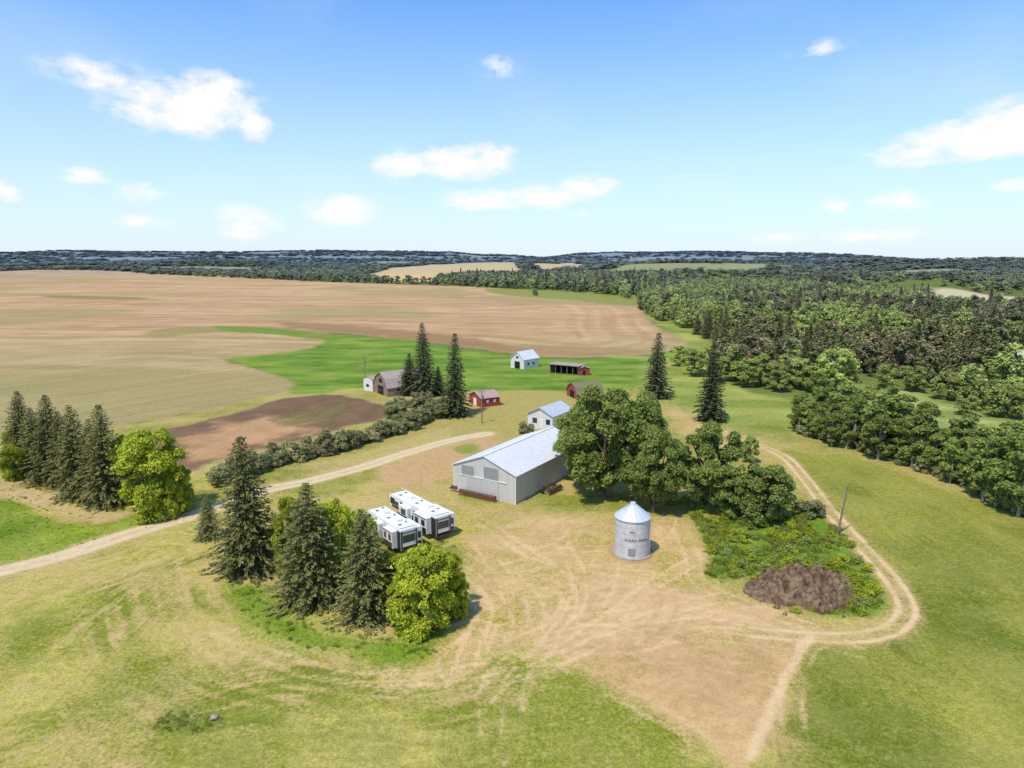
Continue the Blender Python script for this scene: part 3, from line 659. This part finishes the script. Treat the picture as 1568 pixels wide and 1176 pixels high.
for poly, spc, s0, s1 in [(WEEDS, .7, .7, 1.6), (LB, .9, .3, .8), (BL, .6, .3, .8), ([(300, 800), (700, 830), (720, 960), (560, 960), (400, 890)], 1.2, .4, .9), ([(-50, 700), (60, 740), (140, 778), (300, 765), (300, 790), (60, 850), (-50, 870)], 1.3, .3, .6)]:
    a_, b_ = grid_in(poly, spc, rs); kk = fbm(a_/4, b_/4, 501, 2) > .36; a_, b_ = a_[kk], b_[kk]
    pts += list(np.stack([a_, b_, a_*0], 1)); q = rs.uniform(s0, s1, len(a_)); scl += list(np.stack([q, q, q], 1))
scatter('tall_grass', pts, scl, TF)
pts = []; scl = []
for poly, spc, s0, s1 in [(WEEDS, 1.25, .5, 1.5), ([(1150, 852), (1230, 845), (1300, 870), (1345, 915), (1335, 945), (1235, 945), (1180, 930)], 1.9, .5, 1.2), ([(1010, 770), (1080, 790), (1220, 800), (1230, 770), (1100, 760)], 1.5, .8, 1.6)]:
    a_, b_ = grid_in(poly, spc, rs); kk = fbm(a_/5, b_/5, 521, 2) > .42; a_, b_ = a_[kk], b_[kk]
    pts += list(np.stack([a_, b_, a_*0], 1)); q = rs.uniform(s0, s1, len(a_)); scl += list(np.stack([q, q, q*.8], 1))
scatter('weeds', pts, scl, WD)
# ---------------------------------------------------------------- BUILDINGS
dark = simple('dark_opening', (.015, .014, .013), .9)
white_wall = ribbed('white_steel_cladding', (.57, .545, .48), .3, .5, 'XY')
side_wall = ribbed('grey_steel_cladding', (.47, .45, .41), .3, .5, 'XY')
white_roof = ribbed('galvanised_roof', (.72, .71, .69), .45, .5, 'Y', var=.09)
grey_panel = simple('translucent_panel', (.28, .29, .28), .5)
trim = simple('white_trim', (.78, .76, .71), .5, var=.05)
whitewood = simple('white_painted_boards', (.70, .67, .61), .7, var=.12, scale=1.5)
blue_roof = ribbed('pale_blue_roof', (.52, .55, .57), .4, .5, 'Y')
redwood = simple('red_painted_boards', (.33, .06, .045), .7, var=.3)
redroof = ribbed('faded_red_roof', (.46, .29, .25), .4, .6, 'Y', rust=(.36, .30, .25))
greywood = simple('weathered_boards', (.27, .17, .13), .9, var=.35, scale=1.2)
shingle = ribbed('weathered_shingles', (.40, .32, .27), .35, .9, 'X', rust=(.24, .17, .13))
mossroof = ribbed('mossy_shingles', (.20, .17, .09), .35, .9, 'X', rust=(.24, .12, .08))
glass = simple('window_glass', (.03, .04, .05), .1, spec=.8)
def building(name, A, B, L, wh, rise, wm, rm, over=.3, prof=None, ops=(), sm=None, th=.12):
    A = np.array(A); B = np.array(B); Wd = float(np.linalg.norm(B-A)); ang = math.atan2(B[1]-A[1], B[0]-A[0])
    e = empty(name, (A[0], A[1], 0), ang)
    prof = [(x*Wd, z) for x, z in prof] if prof else [(0, wh), (Wd/2, wh+rise), (Wd, wh)]
    m = MB(); n = len(prof); z0 = -.4
    fr = [(0, 0, z0)]+[(x, 0, z) for x, z in prof]+[(Wd, 0, z0)]
    bk_ = [(x, L, z) for x, y, z in fr]; k = len(fr)
    m.add(fr, [tuple(range(k))[::-1]], 0); m.add(bk_, [tuple(range(k))], 0)
    m.add([(0, 0, z0), (0, L, z0), (0, L, prof[0][1]), (0, 0, prof[0][1])], [(0, 3, 2, 1)], 1)
    m.add([(Wd, 0, z0), (Wd, L, z0), (Wd, L, prof[-1][1]), (Wd, 0, prof[-1][1])], [(0, 1, 2, 3)], 1)
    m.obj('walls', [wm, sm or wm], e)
    P = [np.array(p, float) for p in prof]
    d0 = P[0]-P[1]; P[0] = P[0]+d0/np.linalg.norm(d0)*over; d1 = P[-1]-P[-2]; P[-1] = P[-1]+d1/np.linalg.norm(d1)*over
    m = MB(); lowP = [p+np.array([0, .02]) for p in P]; upP = [p+np.array([0, th+.02]) for p in P]
    ring = lowP+upP[::-1]; kk = len(ring)
    m.add([(p[0], -over, p[1]) for p in ring]+[(p[0], L+over, p[1]) for p in ring], [(i, (i+1) % kk, kk+(i+1) % kk, kk+i) for i in range(kk)]+[(i, kk-1-i, kk-2-i, i+1) for i in range(n-1)]+[(kk+i, kk+i+1, 2*kk-2-i, 2*kk-1-i) for i in range(n-1)], 0)
    o = m.obj('roof', [rm], e)
    for nm, side, a0, a1, zz0, zz1, mt, pr in ops:
        m = MB()
        if side == 'F': m.box(a0, a1, -pr, .05, zz0, zz1)
        if side == 'R': m.box(Wd-.05, Wd+pr, a0, a1, zz0, zz1)
        if side == 'L': m.box(-pr, .05, a0, a1, zz0, zz1)
        m.obj(nm, [mt], e)
    return e, Wd
A = gp(695, 752); B = gp(790, 773); Wd = math.dist(A, B)
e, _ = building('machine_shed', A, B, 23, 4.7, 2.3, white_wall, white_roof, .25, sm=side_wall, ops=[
    ('upper_panel', 'F', Wd*.14, Wd*.34, 3.3, 4.9, grey_panel, .03), ('upper_panel', 'F', Wd*.50, Wd*.73, 3.2, 5.3, grey_panel, .03),
    ('sliding_door', 'F', Wd*.22, Wd*.47, .1, 3.2, simple('door_steel', (.50, .48, .43), .5), .06), ('sliding_door', 'F', Wd*.49, Wd*.74, .1, 3.15, simple('door_steel_b', (.52, .50, .45), .5), .09),
    ('door_track', 'F', Wd*.12, Wd*.86, 3.2, 3.27, trim, .14),
    ('corner_trim', 'F', .0, .14, 0, 4.6, trim, .05), ('corner_trim', 'F', Wd-.14, Wd, 0, 4.6, trim, .05),
    ('foundation', 'R', 0.05, 22.9, -.1, .3, simple('concrete', (.37, .33, .28), .9), .06)])
m = MB(); m.box(Wd/2-.2, Wd/2+.2, -.3, 23.3, 7.13, 7.19); m.obj('ridge_cap', [trim], e)
A = gp(808, 654); B = gp(846, 660); w_ = math.dist(A, B)
building('farmhouse', A, B, 9, 3.4, 1.6, whitewood, blue_roof, .4, ops=[('window', 'F', w_*.2, w_*.38, 1.3, 2.5, glass, .04), ('door', 'F', w_*.5, w_*.64, .2, 2.4, trim, .05), ('window', 'F', w_*.74, w_*.9, 1.3, 2.5, glass, .04)])
A = np.array(gp(782, 563)); B = A+np.array([6.3, -5.5])*.75
w_ = float(np.linalg.norm(B-A))
building('white_barn', A, B, 8.5, 3.4, 2.6, whitewood, ribbed('light_tin_roof', (.68, .69, .69), .4, .4, 'Y'), .3, ops=[('door', 'F', w_*.3, w_*.7, .0, 2.6, dark, .04), ('loft_window', 'F', w_*.42, w_*.58, 3.7, 4.5, dark, .04), ('window', 'R', 2, 2.9, 1.2, 2.1, dark, .04), ('window', 'R', 5, 5.9, 1.2, 2.1, dark, .04)])
A = np.array(gp(842, 571)); B = np.array(gp(886, 575)); w_ = math.dist(A, B)
e = empty('open_pole_shed', (A[0], A[1], 0), math.atan2(B[1]-A[1], B[0]-A[0]))
m = MB(); m.box(0, w_, 4.4, 4.6, -.3, 2.6, 0); m.box(0, .15, .1, 4.4, -.3, 3., 0); m.box(w_-.15, w_, .0, 4.4, -.3, 3.1, 1)
for k in range(6): m.box(k*w_/5-.1+.1*(k == 0)-.1*(k == 5), k*w_/5+.1+.1*(k == 0)-.1*(k == 5), -.05, .1, -.3, 3.1, 0)
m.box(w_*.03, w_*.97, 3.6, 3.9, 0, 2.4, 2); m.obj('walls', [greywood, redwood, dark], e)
m = MB(); m.add([(-.4, -.7, 3.1), (w_+.4, -.7, 3.1), (w_+.4, 5.6, 3.0), (-.4, 5.6, 3.0), (-.4, -.7, 3.3), (w_+.4, -.7, 3.3), (w_+.4, 5.6, 3.2), (-.4, 5.6, 3.2)], [(0, 3, 2, 1), (4, 5, 6, 7), (0, 1, 5, 4), (1, 2, 6, 5), (2, 3, 7, 6), (3, 0, 4, 7)]); m.obj('roof', [shingle], e)
A2 = B+np.array([.2, 0])
building('red_granary', A2, A2+np.array([3.6, .5]), 4.4, 2.3, .7, redwood, shingle, .25, ops=[('door', 'F', 1.2, 2.1, 0, 1.8, dark, .04)])
A = np.array(gp(719, 617)); B = np.array(gp(737, 624)); w_ = math.dist(A, B)
building('red_shed', A, B, 5.6, 2.4, 1.3, redwood, redroof, .3, ops=[('door', 'F', w_*.35, w_*.6, 0, 2., trim, .04), ('window', 'R', 1.5, 2.3, 1.1, 1.8, trim, .04), ('window', 'R', 3.6, 4.4, 1.1, 1.8, trim, .04)])
gam = lambda h, r: [(0, h), (.16, h+r*.58), (.5, h+r), (.84, h+r*.58), (1, h)]
A = np.array(gp(868, 605)); B = np.array(gp(884, 612)); w_ = math.dist(A, B)
building('red_gambrel_barn', A, B, 8, 3, 3, redwood, mossroof, .3, prof=gam(1.5, 2.7), ops=[('door', 'F', w_*.3, w_*.7, 0, 2., dark, .04)])
A = np.array(gp(573, 600)); B = np.array(gp(594, 608)); w_ = math.dist(A, B)
building('old_gambrel_barn', A, B, 12, 3, 3, greywood, shingle, .3, prof=gam(2.6, 3.9), ops=[('door', 'F', w_*.3, w_*.7, 0, 2.6, dark, .04), ('loft_door', 'F', w_*.4, w_*.6, 3.5, 4.7, dark, .04), ('window', 'R', 3, 3.8, 1.2, 2, dark, .04), ('window', 'R', 7, 7.8, 1.2, 2, dark, .04)])
A = np.array(gp(557, 597)); B = np.array(gp(571, 600)); w_ = math.dist(A, B)
building('white_lean_to_shed', A, B, 5, 3.6, .7, whitewood, shingle, .2, ops=[('window', 'F', w_*.3, w_*.6, 1.2, 2, dark, .04)])
# ---------------------------------------------------------------- GRAIN BIN
e = empty('grain_bin', (bx, by, 0), -.4)
R = 26*mpp(846); bh = hgt(846, 790)
galv, nt, b = newmat('galvanised_steel')
tc = N(nt, 'ShaderNodeTexCoord'); mp = N(nt, 'ShaderNodeMapping'); mp.inputs['Scale'].default_value = (1, 1, .4); nt.links.new(tc.outputs['Object'], mp.inputs[0])
n = noise(nt, mp.outputs[0], 1.6, 6, .7); s_z = N(nt, 'ShaderNodeSeparateXYZ'); nt.links.new(tc.outputs['Object'], s_z.inputs[0])
pan = mathn(nt, 'FRACT', mathn(nt, 'MULTIPLY', s_z.outputs['Z'], 1/.82)); seam = mathn(nt, 'LESS_THAN', pan, .06)
c = mixc(nt, maprange(nt, n, .3, .7), (.46, .45, .43), (.70, .69, .66)); c = mixc(nt, mathn(nt, 'MULTIPLY', seam, .5), c, (.24, .23, .22))
nt.links.new(c, b.inputs['Base Color']); b.inputs['Metallic'].default_value = .15; b.inputs['Roughness'].default_value = .55
V = []; Fq = []; ns = 64; nz = int(bh/.05)
for i in range(nz+1):
    z = -.1+(bh+.1)*i/nz; r = R+.018*math.sin(z*2*math.pi/.2)
    for j in range(ns): V.append((r*math.cos(6.28319*j/ns), r*math.sin(6.28319*j/ns), z))
for i in range(nz):
    for j in range(ns): Fq.append((i*ns+j, i*ns+(j+1) % ns, (i+1)*ns+(j+1) % ns, (i+1)*ns+j))
m = MB(); m.add(V, Fq); m.obj('corrugated_wall', [galv], e, True)
m = MB(); rh = hgt(846, 769)-bh; V = []; Fq = []
for i, (r, z) in enumerate([(R+.14, bh-.05), (R+.14, bh+.03), (.34, bh+rh*.88), (.34, bh+rh*.9)]):
    for j in range(ns): 
        rib = .035 if (j % 4 == 0 and 0 < i < 3) else 0
        V.append((r*math.cos(6.28319*j/ns), r*math.sin(6.28319*j/ns), z+rib))
for i in range(3):
    for j in range(ns): Fq.append((i*ns+j, i*ns+(j+1) % ns, (i+1)*ns+(j+1) % ns, (i+1)*ns+j))
m.add(V, Fq)
m.cyl((0, 0, bh+rh*.85), (0, 0, bh+rh), .42, .36, 20)
m.obj('conical_roof', [simple('roof_steel', (.62, .64, .67), .45, .2, var=.08)], e)
m = MB()
for j in range(16):
    a = 6.28319*j/16
    m.cyl((R*1.02*math.cos(a), R*1.02*math.sin(a), bh+.04), (.36*math.cos(a), .36*math.sin(a), bh+rh*.9), .035, n=5)
m.obj('roof_ribs', [simple('rib_steel', (.42, .45, .5), .4, .3)], e)
def patch(m, a, b_, z0, z1, r, mi=0):
    n = max(2, int((b_-a)/.08)); V = [(r*math.cos(a+(b_-a)*i/n), r*math.sin(a+(b_-a)*i/n), z) for z in (z0, z1) for i in range(n+1)]
    m.add(V, [(i, i+1, n+2+i, n+1+i) for i in range(n)], mi)
m = MB(); a = -1.75
for k in range(14):
    if k != 7:
        z = bh*.47
        patch(m, a, a+.03, z, z+.34, R+.03); patch(m, a+.05, a+.075, z+(.0 if k % 2 else .2), z+(.12 if k % 2 else .34), R+.03)
    a += .1
m.obj('stencilled_lettering', [simple('black_paint', (.05, .05, .06), .6)], e)
m = MB(); patch(m, -1.55, -1.15, .5, 1.5, R+.05); patch(m, -1.5, -1.2, 3.6, 3.85, R+.04); m.obj('access_hatch', [simple('hatch', (.3, .31, .33), .5, .3)], e)
m = MB()
for s in (-.2, .2): m.cyl((R+.12, s, .4), (R+.12, s, bh), .02, n=5)
for k in range(14): m.cyl((R+.12, -.2, .5+k*.33), (R+.12, .2, .5+k*.33), .015, n=4)
m.obj('ladder', [galv], e)
m = MB(); m.cyl((0, 0, -.3), (0, 0, .12), R+.35, n=48); m.obj('concrete_base', [simple('old_concrete', (.38, .32, .25), .9, var=.25)], e)
# ---------------------------------------------------------------- TRAVEL TRAILERS
gel = simple('trailer_gelcoat', (.80, .78, .75), .3, var=.04); blk = simple('black_graphics', (.02, .02, .022), .3); gry = simple('grey_graphics', (.22, .22, .23), .35); rub = simple('tyre_rubber', (.02, .02, .02), .8); memb = simple('roof_membrane', (.80, .78, .74), .6, var=.08)
rubr = simple('metal_frame', (.05, .05, .05), .6); redl = simple('tail_light', (.4, .01, .01), .3)
def trailer(pr, pf, L=11.5):
    A = np.array(gp(*pr)); Bf = np.array(gp(*pf)); d = Bf-A; d /= np.linalg.norm(d)
    e = empty('travel_trailer', (A[0], A[1], 0), math.atan2(d[1], d[0])-math.pi/2)
    w = 2.55; prof = [(0, .65), (0, 3.45), (.12, 3.6), (L*.3, 3.66), (L*.93, 3.75), (L*.985, 3.5), (L, 3.0), (L*.985, 2.1), (L*.94, 1.75), (L*.76, 1.7), (L*.735, .65)]
    k = len(prof); m = MB()
    m.add([(0, y, z) for y, z in prof]+[(w, y, z) for y, z in prof], [tuple(range(k)), tuple(range(k, 2*k))[::-1]], 0)
    m.add([(0, y, z) for y, z in prof]+[(w, y, z) for y, z in prof], [(i, k+i, k+(i+1) % k, (i+1) % k) for i in range(k)], 0)
    o = m.obj('body_shell', [gel], e); bm = bmesh.new(); bm.from_mesh(o.data); bmesh.ops.remove_doubles(bm, verts=bm.verts, dist=.001); bmesh.ops.recalc_face_normals(bm, faces=bm.faces); bm.to_mesh(o.data); bm.free()
    b = o.modifiers.new('bevel', 'BEVEL'); b.width = .07; b.segments = 2; b.limit_method = 'ANGLE'
    m = MB(); m.box(-.75, .02, L*.10, L*.36, .85, 3.2); m.box(-.65, .02, L*.5, L*.68, 1.0, 3.1); m.box(w-.02, w+.95, L*.04, L*.42, .85, 3.25); m.obj('slide_outs', [gel], e, bevel=.05)
    m = MB()
    for y0, y1, x in ((L*.13, L*.20, -.75), (L*.26, L*.33, -.75), (L*.54, L*.64, -.65)): m.box(x-.02, x+.02, y0, y1, 1.9, 2.75, 0)
    for y0, y1 in ((L*.40, L*.46), (L*.78, L*.86)): m.box(-.02, .02, y0, y1, 2.2, 2.9, 0)
    m.box(.35, 2.2, -.02, .02, 1.7, 2.75, 0); m.box(w+.93, w+.97, L*.12, L*.3, 1.9, 2.7, 0)
    m.box(w+.25, w+.75, L*.04-.02, L*.04+.02, 1.7, 2.6, 0)
    m.box(.0+.02, w-.02, L*.992, L*1.004, 2.25, 3.0, 0)
    m.obj('windows', [glass], e)
    m = MB()
    m.box(-.012, .01, L*.37, L*.49, .7, 2.1, 0); m.box(-.012, .01, L*.69, L*.735, .7, 3.2, 0); m.box(-.012, .01, .02, L*.095, .7, 3.3, 0)
    m.box(-.772, -.74, L*.105, L*.355, .9, 1.7, 0); m.box(-.672, -.64, L*.505, L*.675, 1.05, 1.8, 0); m.box(-.772, -.74, L*.105, L*.355, 2.9, 3.1, 1)
    m.box(-.014, .008, L*.77, L*.93, 1.8, 2.15, 0); m.box(-.01, .008, L*.86, L*.965, 2.2, 3.2, 0)
    m.box(.06, .3, -.012, .01, .7, 3.3, 0); m.box(2.26, 2.5, -.012, .01, .7, 3.3, 0); m.box(.3, 2.26, -.014, .008, .7, 1.15, 0); m.box(.3, 2.26, -.012, .01, 2.9, 3.2, 1)
    m.box(w+.1, w+.8, L*.04-.012, L*.04+.01, .9, 1.3, 0)
    m.obj('graphics', [blk, gry], e)
    m = MB()
    m.box(.1, w-.1, .3, L*.93, 3.66, 3.74, 0)
    for y in (L*.25, L*.62): m.box(.85, 1.7, y, y+1.0, 3.73, 4.0, 1)
    for y in (L*.12, L*.45, L*.8): m.box(.5, .9, y, y+.4, 3.73, 3.84, 2); m.box(1.7, 2.0, y+.5, y+.8, 3.73, 3.86, 2)
    m.obj('roof_equipment', [memb, gel, gry], e, bevel=.02)
    m = MB()
    for y in (L*.36, L*.45):
        for x in (.02, w-.27): m.cyl((x, y, .38), (x+.25, y, .38), .38, n=20); m.cyl((x-.01, y, .38), (x+.26, y, .38), .2, n=14, m=1)
    m.obj('wheels', [rub, gry], e)
    m = MB(); m.box(.5, .62, .1, L*.8, .5, .66); m.box(w-.62, w-.5, .1, L*.8, .5, .66); m.box(.6, .72, L*.8, L*.83, -.02, 1.75); m.box(w-.72, w-.6, L*.8, L*.83, -.02, 1.75); m.box(1.1, 1.45, L*.86, L*.9, 1.1, 1.78); m.box(.2, w-.2, -.25, -.1, .55, .7); m.box(.5, .62, -.12, .12, .55, .65); m.obj('chassis', [rubr], e)
    m = MB(); m.box(.08, .28, -.03, .0, 1.2, 1.5); m.box(2.28, 2.48, -.03, 0, 1.2, 1.5); m.obj('tail_lights', [redl], e)
    m = MB()
    for x in (2.0, 2.4): m.cyl((x, -.12, 1.2), (x, -.12, 3.7), .02, n=5)
    for k in range(8): m.cyl((2.0, -.12, 1.3+.3*k), (2.4, -.12, 1.3+.3*k), .015, n=4)
    m.obj('rear_ladder', [gry], e)
    return e
trailer((668, 830), (602, 793), 12.8)
trailer((614, 852), (556, 812), 9.6)
# ---------------------------------------------------------------- POLES, PILE, IMPLEMENTS
wood = simple('pole_wood', (.22, .18, .14), .9, var=.3); metal = simple('rusty_iron', (.14, .08, .05), .8, .2, var=.4); redp = simple('faded_red_paint', (.20, .06, .04), .6, var=.4)
def pole(u, vb, ut, vt, arm=True):
    x, y = gp(u, vb); h = hgt(vb, vt); dx = (ut-u)*mpp(vb)
    m = MB(); m.cyl((0, 0, -.5), (dx, 0, h), .16, .1, 8)
    if arm:
        m.box(dx-.9, dx+.9, -.06, .06, h-.7, h-.58)
        for k in (-.8, 0.0, .8): m.cyl((dx+k, 0, h-.58), (dx+k, 0, h-.4), .05, n=6)
        m.cyl((dx+.3, 0, h-2.2), (dx+.3, 0, h-1.5), .2, n=10)
    o = m.obj('utility_pole', [wood]); o.location = (x, y, 0)
pole(559, 594, 560, 545); pole(738, 648, 738, 596); pole(1282, 818, 1292, 740, False)
px_, py_ = gp(1225, 905); n = 120; V = []; Fq = []
dm, nt, b = newmat('dark_soil'); tc = N(nt, 'ShaderNodeTexCoord'); nz_ = noise(nt, tc.outputs['Object'], 1.1, 8, .75)
nt.links.new(mixc(nt, maprange(nt, nz_, .38, .62), (.06, .035, .02), (.30, .20, .12)), b.inputs['Base Color']); b.inputs['Roughness'].default_value = 1; b.inputs['Specular IOR Level'].default_value = .05
gx, gy = np.meshgrid(np.linspace(-8, 8, n), np.linspace(-6.5, 6.5, n), indexing='ij')
rr2 = (gx/6.2)**2+(gy/4.6)**2; rr2 = rr2*(.45+1.1*fbm(gx/2.6+4, gy/2.6, 621, 3))
hz = np.clip(1-rr2, 0, 1)**.6*(.1+5.5*fbm(gx/1.9+9, gy/1.9, 601, 4)**1.6)+np.clip(1-rr2, 0, .4)*2.4*(fbm(gx/.6, gy/.6, 611, 3)-.5)-.25*sstep(.9, 1.1, rr2)
I = np.arange(n*n).reshape(n, n)
Qp = np.stack([I[:-1, :-1], I[1:, :-1], I[1:, 1:], I[:-1, 1:]], -1).reshape(-1, 4)
o = link(bpy.data.objects.new('dirt_pile', quadmesh('dirt_pile', np.stack([gx.ravel(), gy.ravel(), hz.ravel()], 1), Qp, [dm, wood]))); o.location = (px_, py_, 0)
rs = np.random.RandomState(8); m = MB()
rootw = simple('root_wood', (.17, .12, .08), .9, var=.4)
for k in range(150):
    x = rs.normal()*2.8; y = rs.normal()*1.9; z = max(.1, 1.4-(x*x+y*y)*.1); a = rs.uniform(0, 6.28); L = rs.uniform(.5, 2.0); s = rs.uniform(.06, .3)
    if k < 60: m.cyl((x, y, z-.2), (x+L*math.cos(a), y+L*math.sin(a), z+rs.uniform(0, 1.1)), .07, .02, 5, 0)
    else:
        q = rs.uniform(.6, 1.2, 6)*s*1.5; m.add([(x+q[0], y, z), (x, y+q[1], z), (x-q[2], y, z), (x, y-q[3], z), (x, y, z+q[4]), (x, y, z-q[5])], [(0, 1, 4), (1, 2, 4), (2, 3, 4), (3, 0, 4), (1, 0, 5), (2, 1, 5), (3, 2, 5), (0, 3, 5)], 1)
o2 = m.obj('roots_and_clods', [rootw, dm], o)
def implement(name, u, v, ang, L, mt):
    x, y = gp(u, v); e = empty(name, (x, y, 0), ang); m = MB()
    m.box(0, L, 0, .15, .5, .65, 0); m.box(0, L, 1.2, 1.35, .55, .7, 0)
    for k in range(int(L)+1): m.box(k*.98, k*.98+.1, .15, 1.2, .52, .62, 0)
    m.obj('frame', [mt], e, bevel=.01)
    m = MB()
    for k in range(int(L/.45)): m.cyl((.2+k*.45, .2, .6), (.2+k*.45, -.15, .02), .03, .02, 5)
    m.obj('tines', [metal], e)
    m = MB()
    for x_ in (.1, L-.3):
        m.cyl((x_, 1.7, .38), (x_+.2, 1.7, .38), .4, n=18)
    m.obj('wheels', [rub], e)
    m = MB(); m.cyl((.2, .5, .75), (L-.2, .5, .75), .28, n=12); m.obj('reel', [metal], e)
    m = MB(); m.box(L/2-.06, L/2+.06, 1.35, 3.2, .45, .57); m.obj('drawbar', [metal], e)
    return e
d = np.array(gp(790, 773))-np.array(gp(695, 752)); an = math.atan2(d[1], d[0])
implement('swather_header', 700, 758, an, 7.5, redp)
implement('cultivator', 842, 760, .9, 4, metal)
implement('disc_harrow', 688, 752, an, 1.6, metal)
bm = bmesh.new(); bmesh.ops.create_icosphere(bm, subdivisions=3, radius=.38)
for v in bm.verts: v.co *= 1+.25*(math.sin(v.co.x*7+1)*math.cos(v.co.y*6+v.co.z*5)); v.co.z *= .6
me = bpy.data.meshes.new('field_stone'); bm.to_mesh(me); bm.free(); me.materials.append(simple('stone', (.38, .30, .23), .9, var=.3, bump=.5))
o = link(bpy.data.objects.new('field_stone', me)); o.location = (*gp(328, 1100), .1)
# ---------------------------------------------------------------- SKY + SUN
SUN_EL = math.radians(60); saz = math.atan2(-.6, -.8)     # azimuth from +Y towards +X
sd = Vector((math.sin(saz)*math.cos(SUN_EL), math.cos(saz)*math.cos(SUN_EL), math.sin(SUN_EL)))
sun = bpy.data.lights.new('sun', 'SUN'); sun.energy = 3.8; sun.angle = math.radians(3); sun.color = (1, .94, .84)
so = link(bpy.data.objects.new('sun', sun)); so.rotation_euler = (-sd).to_track_quat('-Z', 'Y').to_euler()
wd = bpy.data.worlds.new('World'); sc.world = wd; wd.use_nodes = True; nt = wd.node_tree; bg = nt.nodes['Background']; bg.inputs[1].default_value = .15
sky = N(nt, 'ShaderNodeTexSky', sky_type='NISHITA'); sky.sun_disc = False; sky.sun_elevation = SUN_EL; sky.sun_rotation = saz % (2*math.pi); sky.altitude = 600; sky.air_density = 1.; sky.dust_density = .5; sky.ozone_density = 1.5
tc = N(nt, 'ShaderNodeTexCoord'); s = N(nt, 'ShaderNodeSeparateXYZ'); nt.links.new(tc.outputs['Generated'], s.inputs[0])
az = mathn(nt, 'ARCTAN2', s.outputs['X'], s.outputs['Y']); el = mathn(nt, 'ARCSINE', s.outputs['Z'])
cb = N(nt, 'ShaderNodeCombineXYZ'); nt.links.new(az, cb.inputs[0]); nt.links.new(el, cb.inputs[1])
nwt = N(nt, 'ShaderNodeTexNoise'); nwt.inputs['Scale'].default_value = 28; nwt.inputs['Detail'].default_value = 6; nwt.inputs['Roughness'].default_value = .6
st = N(nt, 'ShaderNodeMapping'); st.inputs['Scale'].default_value = (1, 1.8, 1); nt.links.new(cb.outputs[0], st.inputs[0]); nt.links.new(st.outputs[0], nwt.inputs['Vector'])
CL = [(285, 164, 88, 26, 1), (330, 150, 45, 24, 1), (388, 190, 24, 16, .9), (145, 112, 55, 16, .55), (190, 125, 35, 12, .45), (618, 252, 40, 16, .95), (705, 250, 68, 18, 1), (755, 238, 30, 14, .9), (745, 306, 70, 12, .85), (830, 302, 60, 13, .9), (900, 285, 42, 12, .8), (525, 324, 50, 17, .95),
      (375, 342, 46, 18, .7), (215, 338, 36, 8, .45), (133, 268, 28, 9, .75), (215, 294, 28, 10, .65), (765, 102, 26, 12, .45), (1405, 235, 55, 12, .85), (1480, 215, 65, 20, 1), (1545, 198, 55, 26, 1), (1375, 308, 34, 10, .7), (1281, 315, 18, 8, .65),
      (1256, 76, 36, 9, .45), (1345, 360, 75, 9, .45), (1195, 363, 45, 7, .35), (5, 293, 18, 12, .7), (1560, 285, 25, 8, .6), (885, 328, 20, 7, .45), (70, 98, 18, 9, .3)]
mx = None
for u, v, wx, hy, st_ in CL:
    d = ray(u, v); L = math.sqrt(sum(q*q for q in d)); a_ = math.atan2(d[0], d[1]); e_ = math.asin(d[2]/L)
    kx = FL/(wx*1.45); ky = FL/(hy*1.8)
    m1 = N(nt, 'ShaderNodeVectorMath', operation='MULTIPLY_ADD'); nt.links.new(cb.outputs[0], m1.inputs[0]); m1.inputs[1].default_value = (kx, ky, 0); m1.inputs[2].default_value = (-a_*kx, -e_*ky, 0)
    l = N(nt, 'ShaderNodeVectorMath', operation='LENGTH'); nt.links.new(m1.outputs[0], l.inputs[0])
    q = mathn(nt, 'MULTIPLY', mathn(nt, 'SUBTRACT', 1, l.outputs['Value'], True), st_)
    mx = q if mx is None else mathn(nt, 'MAXIMUM', mx, q)
dn = mathn(nt, 'ADD', mx, mathn(nt, 'MULTIPLY', mathn(nt, 'SUBTRACT', nwt.outputs['Fac'], .5), 1.7))
dn = mathn(nt, 'MULTIPLY', maprange(nt, dn, .08, .7), maprange(nt, mx, 0, .3, 0, 1))
hz = mathn(nt, 'POWER', maprange(nt, el, 0.0, .36, 1, 0), 1.4)
skyb = mixc(nt, 1.0, sky.outputs[0], (.82, 1.2, 1.56), 'MULTIPLY')
base = mixc(nt, mathn(nt, 'MULTIPLY', hz, .92), skyb, (5.2, 5.8, 6.5))
wisp = noise(nt, st.outputs[0], 4, 4, .5)
base = mixc(nt, mathn(nt, 'MULTIPLY', maprange(nt, wisp, .5, .8), .15), base, (6.3, 6.5, 6.7))
nt.links.new(mixc(nt, dn, base, (6.9, 6.8, 6.75)), bg.inputs[0])
# ---------------------------------------------------------------- CAMERA
cam = bpy.data.cameras.new('camera'); cam.sensor_width = 36; cam.lens = 36*FL/1568; cam.clip_start = 1; cam.clip_end = 40000
co = link(bpy.data.objects.new('camera', cam)); co.location = (0, 0, H); co.rotation_euler = (math.pi/2-PITCH, 0, 0); sc.camera = co
sc.view_settings.view_transform = 'Standard'; sc.view_settings.look = 'None'; sc.view_settings.exposure = 0
